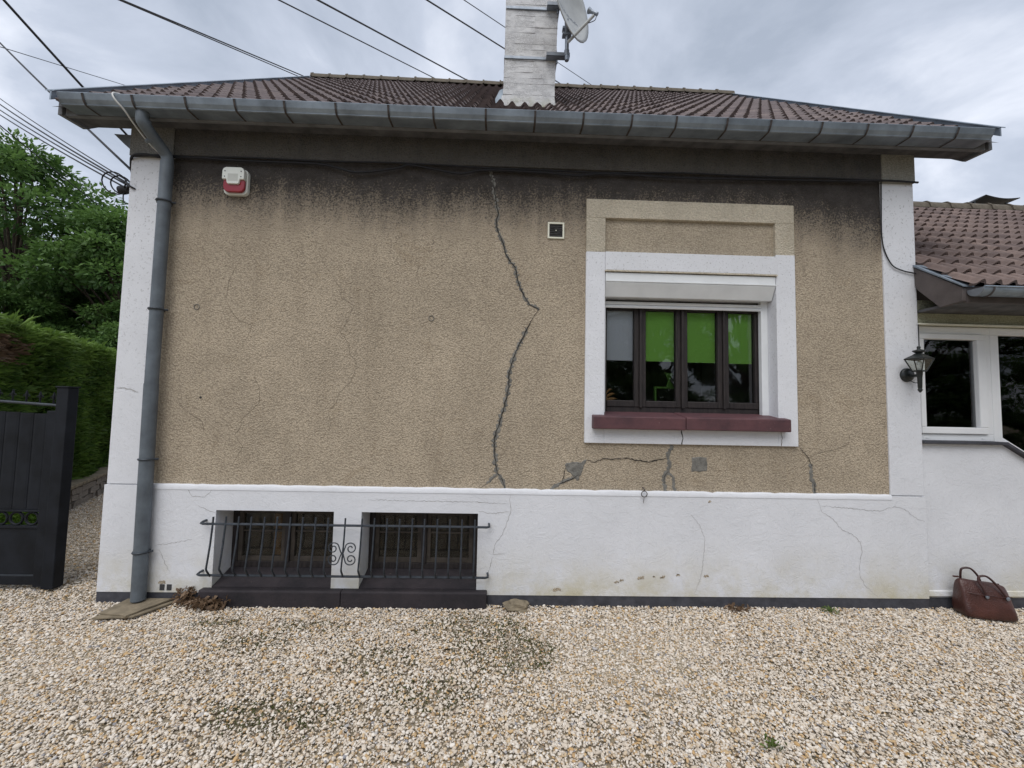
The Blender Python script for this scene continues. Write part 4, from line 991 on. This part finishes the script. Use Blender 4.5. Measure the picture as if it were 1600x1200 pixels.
# low stone retaining wall that bends away from the drive
hd_ = Vector((-.47, .883, 0)).normalized(); hn = Vector((hd_.y, -hd_.x, 0))   # towards the drive
P0 = Vector((-6.14, 2.73, 0))-hd_*2.3
sw = thing('stone_wall', 'low rubble stone retaining wall with pale coping under the conifer hedge', 'wall', tuple(P0))
def along(s, d, z): p = P0+hd_*s-hn*d; return (p.x, p.y, z)
LW = 9.0
q = MB(); q.add([along(0,.04,0),along(LW,.04,0),along(LW,.3,0),along(0,.3,0),along(0,.04,.31),along(LW,.04,.31),along(LW,.3,.31),along(0,.3,.31)], [(0,3,2,1),(4,5,6,7),(0,1,5,4),(1,2,6,5),(2,3,7,6),(3,0,4,7)])
q.build('mortar_core', 'mortar', sw)
z = 0.0
stone_cache = []
for k in range(10):
    b_ = MB().box(-.5,.5,-.5,.5,-.5,.5); b_.v = [tuple(c*(1+random.uniform(-.22,.12)) for c in p) for p in b_.v]; stone_cache.append(b_.mesh('stone', MT['stone']))
ang_h = math.atan2(hd_.y, hd_.x)
while z < .28:
    h = random.uniform(.085,.115); s = 1.2
    while s < 7.0:
        w = random.uniform(.12,.26); p = along(s+w/2, .055+random.uniform(-.012,.012), z+h/2)
        o = place('stone', random.choice(stone_cache), sw, bevel=.012, loc=p, rot=(random.uniform(-.06,.06), random.uniform(-.06,.06), ang_h)); o.scale = (w*.94, .12, h*.92); s += w
    z += h
s = .0
while s < 8:
    w = random.uniform(.38,.5); b_ = MB().box(-w/2+.004, w/2-.004, -.17, .17, 0, .05)
    b_.build('coping', 'slate', sw, bevel=.008); o = C.objects[-1]; o.location = Vector(along(s+w/2, .13, .315))-P0; o.rotation_euler = (0,0,ang_h); s += w

# conifer hedge
def fronds(n, fpos, fdir, length, width, seed):
    r = np.random.default_rng(seed); P = fpos(n, r); D = fdir(n, P, r)
    D /= np.linalg.norm(D, axis=1, keepdims=True)
    S = np.cross(D, r.normal(size=(n,3))); S /= np.linalg.norm(S, axis=1, keepdims=True)
    L = (length*r.uniform(.6, 1.4, n))[:,None]; Wd = (width*r.uniform(.6, 1.3, n))[:,None]
    droop = np.array([0,0,-1.])*L*.18
    v = np.stack([P-S*Wd*.3, P+S*Wd*.3, P+D*L*.6+S*Wd, P+D*L+droop, P+D*L*.6-S*Wd], 1).reshape(-1,3)
    f = np.arange(n*5).reshape(n,5)
    return v, f
hg = thing('conifer_hedge', 'tall clipped conifer hedge with a brown patch above the stone wall behind the gate', 'hedge', tuple(P0))
HT, HD = 2.50, 1.0
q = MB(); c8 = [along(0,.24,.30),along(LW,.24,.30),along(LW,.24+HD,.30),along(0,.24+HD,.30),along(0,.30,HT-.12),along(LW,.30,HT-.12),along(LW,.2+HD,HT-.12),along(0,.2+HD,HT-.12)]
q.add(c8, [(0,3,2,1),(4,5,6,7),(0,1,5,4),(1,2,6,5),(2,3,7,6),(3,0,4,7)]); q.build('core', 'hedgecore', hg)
hdn = np.array(hd_); hnn = np.array(hn); P0n = np.array(P0)
def hp_(n, r):
    s = r.uniform(0, LW, n); z = r.uniform(.33, HT, n); top = r.random(n) < .28
    d = .24+.06*np.sin(s*3.1+z*2)+r.uniform(-.05,.08,n); z2 = HT-.13+.05*np.sin(s*2.3)+.04*np.sin(s*7)+r.uniform(-.08,.06,n); d2 = r.uniform(.2, HD+.1, n)
    z = np.where(top, z2, z); d = np.where(top, d2, d); hp_.top = top
    return P0n+hdn*s[:,None]-hnn*d[:,None]+np.array([0,0,1.])*z[:,None]
def hd2(n, P, r):
    D = hnn*r.uniform(.2, 1.0, (n,1))+np.array([0,0,1.])*r.uniform(.0,.9,(n,1))+hdn*r.normal(0,.45,(n,1))
    return np.where(hp_.top[:,None], np.array([0,0,1.])*r.uniform(.6,1.2,(n,1))+r.normal(0,.35,(n,3)), D)
v, f = fronds(60000, hp_, hd2, .115, .016, 3)
cen = v.reshape(-1,5,3)[:,0]; rel = cen-P0n; s_ = rel@hdn; z_ = rel[:,2]
nz = np.sin(s_*2.1+z_*3.3)*np.sin(s_*5.2-z_*4.1)
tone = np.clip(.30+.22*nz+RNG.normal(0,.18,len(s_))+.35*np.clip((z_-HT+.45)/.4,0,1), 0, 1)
br = ((s_-.80)/.60)**2+((z_-2.14)/.17)**2+RNG.normal(0,.35,len(s_)) < 1
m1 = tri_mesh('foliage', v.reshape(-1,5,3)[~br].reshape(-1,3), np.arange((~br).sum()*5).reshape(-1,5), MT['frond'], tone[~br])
place('foliage', m1, hg); m2 = tri_mesh('dead_foliage', v.reshape(-1,5,3)[br].reshape(-1,3), np.arange(br.sum()*5).reshape(-1,5), MT['frond_brown'], tone[br])
o = place('dead_foliage', m2, hg); o['label'] = 'dry brown patch high in the hedge'

def sp_(n, r):
    s = r.uniform(0, LW, n); d = r.uniform(.18, HD+.1, n); return P0n+hdn*s[:,None]-hnn*d[:,None]+np.array([0,0,1.])*(HT-.12+.05*np.sin(s*2.3)+.04*np.sin(s*7))[:,None]
v, f = fronds(2600, sp_, lambda n, P, r: np.array([0,0,1.])+hnn*.25+r.normal(0,.28,(n,3)), .21, .013, 8)
place('shoots', tri_mesh('shoots', v, f, MT['frond'], RNG.uniform(.5,1,len(f))), hg)
# bright ground cover on the near end of the wall, seen through the gate rings
def gp(n, r):
    s = r.uniform(-.4, 1.55, n); d = r.uniform(-.06, .03, n); return P0n+hdn*s[:,None]-hnn*d[:,None]+np.array([0,0,1.])*r.uniform(.0,.40,(n,1))
v, f = fronds(14000, gp, lambda n, P, r: hnn*.6+np.array([0,0,.5])+r.normal(0,.5,(n,3)), .06, .014, 5)
stuff(tag(place('ground_cover', tri_mesh('ground_cover', v, f, MT['grass'], RNG.uniform(0,1,len(f)))), 'bright green ground cover seen through the rings of the gate', 'ground cover'))

# deciduous trees
def tree_meshes(seed, H, Rr, nl):
    r = np.random.default_rng(seed); tb = MB(); rnd = random.Random(seed)
    tb.tube(smooth_path([(0,0,-.1),(.05,.02,H*.2),(-.05,.05,H*.45),(.03,0,H*.7),(0,0,H*.9)], 4), [.17-.14*i/16 for i in range(17)], 8)
    cl = []
    for k in range(70):
        t = rnd.random(); a = rnd.uniform(0, 2*math.pi); z = H*(.07+.89*t); env = Rr*(math.sin(min(1,(t*.86+.14))*math.pi)**.55)*rnd.uniform(.45,1.0)
        c = Vector((env*math.cos(a), env*math.sin(a), z)); cl.append((c, rnd.uniform(.42,.80)))
        st = Vector((0,0,z*rnd.uniform(.45,.75))); mid = st.lerp(c,.55)+Vector((0,0,.25)); pp = smooth_path([st, mid, c], 4)
        tb.tube(pp, [.045-.037*i/(len(pp)-1) for i in range(len(pp))], 5)
    per = nl//len(cl); P = []; D = []; T = []
    for c, s in cl:
        p = r.normal(size=(per,3)); p /= np.linalg.norm(p,axis=1,keepdims=True); rad_ = r.uniform(.25,1,per)**.5
        p = p*rad_[:,None]*np.array([s,s,s*.62]); P.append(np.array(c)+p); D.append(p+np.array([0,0,-.10])+r.normal(0,.25,(per,3)))
        T.append(np.clip(.42+.42*p[:,2]/(s*.62)+r.normal(0,.16,per)+rnd.uniform(-.12,.12),0,1))  # clump tops lighter, undersides darker: daylight painted into the leaf tone
    P = np.concatenate(P); D = np.concatenate(D); T = np.concatenate(T); n = len(P)
    D /= np.linalg.norm(D,axis=1,keepdims=True)+1e-9; S = np.cross(D, np.array([0,0,1.])+r.normal(0,.5,(n,3))); S /= np.linalg.norm(S,axis=1,keepdims=True)
    L = r.uniform(.10,.19,n)[:,None]; Wd = L*.24; U = np.cross(S,D)
    v = np.stack([P, P+D*L*.45+S*Wd+U*L*.06, P+D*L, P+D*L*.45-S*Wd+U*L*.06], 1).reshape(-1,3); f = np.arange(n*4).reshape(n,4)
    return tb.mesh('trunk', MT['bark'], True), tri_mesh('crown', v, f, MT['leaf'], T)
TV = [tree_meshes(11, 8.2, 2.9, 34000), tree_meshes(12, 7.2, 3.0, 34000)]
def tree(x, y, k, s, rz, label, group=None):
    t = thing('tree', label, 'tree', (x, y, 0), group); t.rotation_euler = (0,0,rz); t.scale = (s,s,s)
    for nm, me in zip(('trunk','crown'), TV[k]):
        o = bpy.data.objects.new(nm, me); C.objects.link(o); o.parent = t
TG_ = 'leafy trees behind the hedge'
tree(-14.0, 8.6, 0, 1.10, .3, 'tallest leafy green tree at the left edge, rising above the hedge', TG_)
tree(-11.0, 8.8, 1, .98, 1.9, 'broad leafy green tree in the middle between hedge and sky', TG_)
tree(-10.3, 11.5, 1, 1.05, 4.0, 'leafy green tree closest to the white corner of the house', TG_)
tree(-13.2, 12.5, 0, .98, 2.6, 'leafy green tree filling the gap behind the two front crowns', TG_)
tree(-17.5, 10.5, 1, 1.1, 5.2, 'leafy green tree just outside the left edge, its branches behind the tallest one', TG_)
# trees across the yard, seen mirrored in the window panes
TMG = 'trees mirrored in the window panes'
tree(4.0, -14.5, 0, 1.05, 1.0, 'tree across the yard mirrored in the left panes of the main window', TMG)
tree(7.2, -15.0, 1, 1.15, 2.4, 'tree across the yard mirrored in the middle panes of the main window', TMG)
tree(10.6, -14.0, 0, 1.05, 5.4, 'tree across the yard mirrored in the right pane of the main window', TMG)
tree(14.2, -15.0, 1, 1.0, 3.3, 'tree across the yard mirrored between the two windows', TMG)
tree(17.6, -13.5, 0, 1.0, .4, 'tree across the yard mirrored in the left annex pane', TMG)
tree(21.2, -14.0, 1, .85, 2.9, 'tree across the yard mirrored in the right annex pane', TMG)
tree(-9.6, 8.0, 1, .62, 2.2, 'small leafy tree just above the hedge beside the white corner', TG_)
tree(-12.3, 7.0, 0, .55, 1.2, 'small leafy tree just above the middle of the hedge', TG_)
tree(-13.3, 9.4, 1, .66, 3.1, 'small leafy tree low behind the middle of the hedge', TG_)
tree(-11.5, 7.9, 1, .52, 5.5, 'smallest leafy tree peeping over the hedge', TG_)
tree(-9.0, 11.0, 0, .66, 4.6, 'small leafy tree half hidden by the white corner', TG_)
tree(-12.2, 15.5, 1, 1.15, .7, 'leafy green tree farthest back behind the hedge', TG_)
tree(-16.2, 14.5, 0, 1.05, 3.7, 'leafy green tree behind the tallest one at the left edge', TG_)
# ================================================================== GROUND CLUTTER
bagc = (3.93, -.125)
bag = thing('handbag', 'brown leather handbag with two handles standing against the annex wall', 'bag', (bagc[0], bagc[1], 0.0))
th_b = rad(-14)
def bp(u, w, z):   # u along the bag, w across
    u *= .80; w *= .9; z *= .93
    return (bagc[0]+u*math.cos(th_b)-w*math.sin(th_b), bagc[1]+u*math.sin(th_b)+w*math.cos(th_b), z)
prof = [(.005,.212,.085),(.03,.222,.105),(.08,.218,.102),(.14,.212,.090),(.20,.207,.072),(.245,.203,.054),(.272,.196,.038),(.289,.186,.022),(.296,.172,.010)]
v = []; f = []; nn = 28
for j, (z, a_, b_) in enumerate(prof):
    for k in range(nn):
        t = 2*math.pi*k/nn; cu, cw_ = math.cos(t), math.sin(t); e_ = .42
        u = a_*math.copysign(abs(cu)**e_, cu); w = b_*math.copysign(abs(cw_)**e_, cw_)
        wr = .011*math.sin(u*34+z*26)*math.sin(z*17) if 0 < j < 6 else 0
        lean_ = -.10*z+ (.02*(u/.2)**2 if j > 6 else 0)
        v.append(bp(u+lean_*.3-.02*z, w+wr*math.copysign(1,cw_)+.10*z*.6, z-(.018*(u/.2) if j > 3 else 0)))
for j in range(len(prof)-1):
    for k in range(nn): f.append((j*nn+k, j*nn+(k+1)%nn, (j+1)*nn+(k+1)%nn, (j+1)*nn+k))
f += [tuple(range(nn-1,-1,-1)), tuple((len(prof)-1)*nn+k for k in range(nn))]
o = MB().add(v, f).build('body', 'leather', bag, True); sm = o.modifiers.new('sub','SUBSURF'); sm.levels = 1; sm.render_levels = 1
MB().tube(smooth_path([bp(-.17,.03,.292),bp(0,.032,.290),bp(.15,.03,.281)], 6), .006, 6).build('zip', 'leather_dark', bag, True)
MB().prism([bp(-.185,.02,0)[:2], bp(-.235,.02,0)[:2], bp(-.235,.034,0)[:2], bp(-.185,.034,0)[:2]], .290, .302, 'z').build('zip_tab', 'leather', bag, bevel=.003)
MB().tube(smooth_path([bp(-.20,-.035,.212),bp(-.1,-.078,.215),bp(0,-.082,.212),bp(.1,-.078,.208),bp(.19,-.04,.204)], 6), .0035, 5).build('seam', 'leather_dark', bag, True)
for w0, dz, lab in ((-.072, 0, 'front'), (.085, .035, 'rear')):
    us = (-.055,.085) if lab == 'front' else (-.135,.02)
    wz = .205
    MB().tube(smooth_path([bp(us[0]+.015,w0,wz-.005),bp(us[0]+.003,w0*.9,wz+.05),bp(us[0]-.018,w0*.55,wz+.115+dz),bp(us[0]+.0,w0*.5,wz+.150+dz),bp((us[0]+us[1])/2-.01,w0*.5,wz+.150+dz),bp(us[1]-.015,w0*.65,wz+.09+dz*.7),bp(us[1]+.03,w0*.95,wz+.02),bp(us[1]+.045,w0,wz-.008)], 6), .0078, 8).build('handle', 'leather_dark', bag, True)
    for u in (us[0]+.018, us[1]+.045): MB().lathe([(.014,0),(.014,.006),(.006,.009)], bp(u, w0-.004 if w0 < 0 else w0, wz-.005), 10, 'y').build('ring', 'galv', bag)

def slab(name, pts, z0, th, tilt, mat, label):
    n_ = len(pts); Q = []
    for i in range(n_):
        a_, b_ = Vector((*pts[i],0)), Vector((*pts[(i+1)%n_],0))
        for k in range(5): Q.append(a_.lerp(b_,k/5)+Vector((random.uniform(-.006,.006),random.uniform(-.006,.006),0)))
    m_ = len(Q); v = [(q.x,q.y,z0+tilt*q.y) for q in Q]+[(q.x,q.y,z0+th+tilt*q.y) for q in Q]
    f = [tuple(range(m_-1,-1,-1)), tuple(range(m_,2*m_))]+[(i,(i+1)%m_,m_+(i+1)%m_,m_+i) for i in range(m_)]
    return tag(MB().add(v,f).build(name, mat, None, False, .003), label, 'slab')
slab('stone_slab', [(-2.925,-.235),(-2.70,-.265),(-2.565,.0),(-2.90,-.01)], .030, .014, .02, 'slate', 'thin worn stone slab under the foot of the downpipe, upper of two')
slab('stone_slab', [(-2.93,-.285),(-2.66,-.250),(-2.53,.0),(-2.82,-.02)], .012, .013, .0, 'slate', 'thin grey stone slab half buried in gravel beneath the upper slab')
# lump of broken concrete against the base band
import bmesh
def lump(name, c, s, mat, label, cat, seed):
    bm = bmesh.new(); bmesh.ops.create_icosphere(bm, subdivisions=3, radius=1); r = random.Random(seed); ph = [r.uniform(0,6) for _ in range(9)]
    for q in bm.verts:
        d = q.co.normalized(); k = 1+.18*math.sin(3*d.x+ph[0])*math.cos(4*d.y+ph[1])+.12*math.sin(7*d.z+ph[2]+3*d.x)+.05*math.sin(13*d.x+ph[3])*math.sin(11*d.y+ph[4])
        q.co = Vector((d.x*s[0]*k, d.y*s[1]*k, d.z*s[2]*k))
    me = bpy.data.meshes.new(name); bm.to_mesh(me); bm.free(); me.materials.append(MT[mat]); o = place(name, me, loc=c); return tag(o, label, cat)
lump('rock', (.16,-.055,.022), (.105,.065,.055), 'slate', 'broken lump of grey stone in the gravel beside the dark base band', 'rock', 4)
# dead plants by the cellar sill
def dead_clump(cx_, cy_, w, h, n, label, seed):
    r = np.random.default_rng(seed)
    v, f = fronds(n, lambda n_, r_: np.stack([cx_+r_.normal(0,w,n_), cy_+r_.normal(0,.02,n_), r_.uniform(0.01,h,n_)],1), lambda n_,P,r_: r_.normal(0,.6,(n_,3))+np.array([0,-.2,.3]), .045, .010, seed)
    tag(place('dead_plant', tri_mesh('dead_plant', v, f, MT['frond_brown'], r.uniform(0,1,n))), label, 'dead plant')
dead_clump(-2.225,-.085,.075,.07,260,'clump of dry brown leaves against the left end of the cellar sill',21)
dead_clump(-2.45,-.015,.03,.12,130,'small dry brown weed growing up the wall left of the cellar sill',22)
dead_clump(1.95,-.05,.05,.015,70,'few reddish dead leaves on the gravel below the main window',23)
def weed(cx_, cy_, w, n, label, seed):
    r = np.random.default_rng(seed)
    v, f = fronds(n, lambda n_, r_: np.stack([cx_+r_.normal(0,w,n_), cy_+r_.normal(0,w*.7,n_), r_.uniform(0.01,.03,n_)],1), lambda n_,P,r_: r_.normal(0,.7,(n_,3))+np.array([0,0,.7]), .030, .005, seed)
    tag(place('weed', tri_mesh('weed', v, f, leaf_mat('weed_leaf', (.05,.085,.015), (.11,.16,.03), .2), r.uniform(0,1,n))), label, 'weed')
weed(2.70,-.08,.035,70,'green weed in the gravel close to the dark base band, below the right crack',31)
weed(1.33,-1.42,.022,36,'small green weed in the gravel at the bottom right',32)

# ================================================================== SMALL THINGS BEHIND THE PANES
pl_ = thing('potted_plant', 'orange green leaves of a plant at the lower left of the main window', 'plant', (1.0,.36,1.60))
def pleaf(x, z, dx, dz, w):
    n_ = 7; v = []
    for i in range(n_):
        t = i/(n_-1); c = Vector((x+dx*t, .33+.01*math.sin(t*3), z+dz*math.sin(t*1.9)))
        ww = w*math.sin(math.pi*min(1,.12+t*.88))**.8; v += [(c.x, c.y, c.z+ww), (c.x, c.y-.012, c.z), (c.x, c.y, c.z-ww)]
    f = []
    for i in range(n_-1):
        for k in range(2): f.append((i*3+k, i*3+k+1, i*3+4+k, i*3+3+k))
    MB().add(v, f).build('leaf', 'leaf_orange', pl_, True)
for a_ in ((.95,1.70,.10,.055,.014),(.95,1.69,.12,.02,.015),(.95,1.68,.115,-.01,.013),(.95,1.71,.07,.085,.012),(.95,1.70,-.06,.06,.013)): pleaf(*a_)
MB().lathe([(.045,1.585),(.06,1.66),(.062,1.67),(.052,1.67)], (.95,.36,0), 14).build('pot', 'dark', pl_, True)
pf = thing('photo_frame', 'open lime green frame standing behind the second pane of the main window', 'frame', (1.52,.36,1.60))
q = MB(); q.box(1.425,1.442,.35,.38,1.60,1.83); q.box(1.70,1.717,.35,.38,1.60,1.83); q.box(1.442,1.70,.35,.38,1.815,1.83); q.build('border', 'green_frame', pf)
MB().prism([(1.535,1.83),(1.60,1.83),(1.570,1.89),(1.60,1.955),(1.52,1.965),(1.555,1.89)], .352, .365, 'y').build('ornament', 'green_frame', pf)
MB().box(.93, 2.34, .30, .45, 1.575, 1.60).build('inner_sill', 'wood_dark', house)
og = tag(MB().prism([(3.80,1.47),(4.02,1.47),(4.02,1.56),(3.91,1.66),(3.80,1.56)], .24, .30, 'y').build('house_ornament', 'room'), 'small grey house shaped ornament behind the annex window', 'ornament')
MB().box(AX0+.02, 5.3, .30, .40, 1.44, 1.47).build('inner_sill', 'pvc', ann)
tag(MB().box(-2.02,-1.86,.42,.44,.02,.70).build('leaning_board', 'board_orange'), 'ochre board leaning inside the left cellar window', 'board')

# ================================================================== GRAVEL (instanced pebbles)
def gravel_points():
    r = np.random.default_rng(99)
    def zone(x0, x1, y0, y1, dens):
        n = int((x1-x0)*(y1-y0)*dens); return np.stack([r.uniform(x0,x1,n), r.uniform(y0,y1,n)], 1)
    P = np.concatenate([zone(-5.4, 6.0, -2.2, .02, 11500), zone(-8.6, -3.17, .02, 5.0, 6000), zone(-9, 9, -4.5, -2.2, 2500)])
    x, y = P[:,0], P[:,1]
    # keep clear of the hedge side of the stone wall
    rel = np.stack([x-P0.x, y-P0.y], 1); side = rel@np.array([hn.x, hn.y]); keep = side > -.02
    # thinner where moss and soil come through
    cl = [(-.25,-.35,.35,.22),(.05,-.65,.40,.22),(-.75,-.75,.30,.18),(-.35,-1.05,.30,.16),(-1.6,-.55,.28,.12),(-1.1,-1.2,.4,.14),(.1,-.45,.15,.25),(-2.0,-.3,.2,.08),(-1.3,-.35,.3,.1)]
    nzv = .5+.5*np.sin(x*17+3*np.sin(y*13))*np.sin(y*19+2*np.sin(x*11))
    m_ = np.zeros(len(x))
    for cx_, cy_, a_, b_ in cl: m_ = np.maximum(m_, np.exp(-(((x-cx_)/a_)**2+((y-cy_)/b_)**2)))
    keep &= r.random(len(x)) > .50*np.clip(m_*(.4+1.0*nzv),0,1)
    keep &= ~((x > -2.33) & (x < -.08) & (y > -.055)); 
    P = P[keep]; m_ = m_[keep]
    z = r.uniform(-.006, .008, len(P)) + .012*np.sin(P[:,0]*1.7)*np.sin(P[:,1]*2.3)
    return P, z, m_
GP, GZ, GM = gravel_points()
def pebble(seed):
    bm = bmesh.new(); bmesh.ops.create_icosphere(bm, subdivisions=2, radius=1); r = random.Random(seed); pl = [(Vector((r.gauss(0,1),r.gauss(0,1),r.gauss(0,1))).normalized(), r.uniform(.62,.9)) for _ in range(7)]
    for q in bm.verts:
        for n_, d in pl:
            k = q.co.dot(n_)
            if k > d: q.co -= n_*(k-d)*.8
        q.co = Vector((q.co.x*r.uniform(.97,1.03), q.co.y*.74, q.co.z*.46))
    me = bpy.data.meshes.new('pebble'); bm.to_mesh(me); bm.free(); me.materials.append(PEB)
    me.polygons.foreach_set('use_smooth', [True]*len(me.polygons)); return me
M = Mat('limestone_pebble', (.6, .56, .5), .8, 0, .25)
at = M.n('ShaderNodeAttribute', attribute_name='shade', attribute_type='INSTANCER'); rv = at.outputs['Fac']
c = M.ramp(rv, [(0, (.29,.215,.155)), (.07, (.52,.33,.14)), (.14, (.58,.43,.25)), (.26, (.57,.49,.395)), (.52, (.665,.585,.485)), (.8, (.73,.66,.57)), (.95, (.80,.75,.68)), (.985, (.25,.25,.27))])
c = M.mix(M.ramp(M.noise(1.6, 4, .6), [(.35, 0.0), (.7, .25)]), c, (.40,.34,.27))
M.col(c); PEB = M.m
pebs = [pebble(s) for s in range(8)]
gm = bpy.data.meshes.new('gravel'); gm.vertices.add(len(GP)); gm.vertices.foreach_set('co', np.stack([GP[:,0], GP[:,1], GZ],1).astype(np.float32).ravel())
n_ = len(GP)
for nm, dt, val in (('rot','FLOAT_VECTOR', np.stack([RNG.normal(0,.38,n_), RNG.normal(0,.38,n_), RNG.uniform(0,6.28,n_)],1)), ('siz','FLOAT', np.clip(RNG.lognormal(-4.98,.36,n_),.0035,.018)), ('idx','INT', RNG.integers(0,8,n_)), ('shade','FLOAT', np.clip(RNG.uniform(0,1,n_)-GM*.05,0,1))):
    a_ = gm.attributes.new(nm, dt, 'POINT'); a_.data.foreach_set('vector' if dt == 'FLOAT_VECTOR' else 'value', val.astype(np.int32 if dt == 'INT' else np.float32).ravel())
go = bpy.data.objects.new('gravel', gm); C.objects.link(go)
tag(stuff(go), 'pale limestone gravel covering the yard in front of the house', 'gravel')
pc = bpy.data.collections.new('pebble_shapes')
ng = bpy.data.node_groups.new('gravel_scatter', 'GeometryNodeTree')
ng.interface.new_socket('Geometry', in_out='INPUT', socket_type='NodeSocketGeometry'); ng.interface.new_socket('Geometry', in_out='OUTPUT', socket_type='NodeSocketGeometry')
N = lambda t: ng.nodes.new(t)
gi, gout, ip = N('NodeGroupInput'), N('NodeGroupOutput'), N('GeometryNodeInstanceOnPoints')
ng.links.new(gi.outputs[0], ip.inputs['Points'])
for i, me in enumerate(pebs):
    ob = bpy.data.objects.new('pebble', me); pc.objects.link(ob)
ci = N('GeometryNodeCollectionInfo'); ci.inputs['Collection'].default_value = pc; ci.inputs['Separate Children'].default_value = True; ci.inputs['Reset Children'].default_value = True
ng.links.new(ci.outputs[0], ip.inputs['Instance']); ip.inputs['Pick Instance'].default_value = True
for nm, dt, sk in (('rot','FLOAT_VECTOR','Rotation'), ('siz','FLOAT','Scale'), ('idx','INT','Instance Index')):
    na = N('GeometryNodeInputNamedAttribute'); na.data_type = dt; na.inputs['Name'].default_value = nm
    ng.links.new(na.outputs['Attribute'], ip.inputs[sk])
ng.links.new(ip.outputs[0], gout.inputs[0])
md = go.modifiers.new('scatter', 'NODES'); md.node_group = ng
# moss and tiny weeds between the pebbles
def mp(n, r):
    sel_ = GM > .42; Q = GP[sel_]; i = r.integers(0, len(Q), n); p = Q[i]+r.normal(0,.03,(n,2)); return np.stack([p[:,0], p[:,1], r.uniform(0,.006,n)],1)
v, f = fronds(4200, mp, lambda n,P,r: np.array([0,0,.6])+r.normal(0,.6,(n,3)), .020, .004, 41)
stuff(tag(place('moss', tri_mesh('moss', v, f, leaf_mat('moss', (.035,.034,.012), (.085,.100,.022), .1), RNG.uniform(0,1,len(f)))), 'dark moss and tiny weeds showing through thin gravel in the middle', 'moss'))
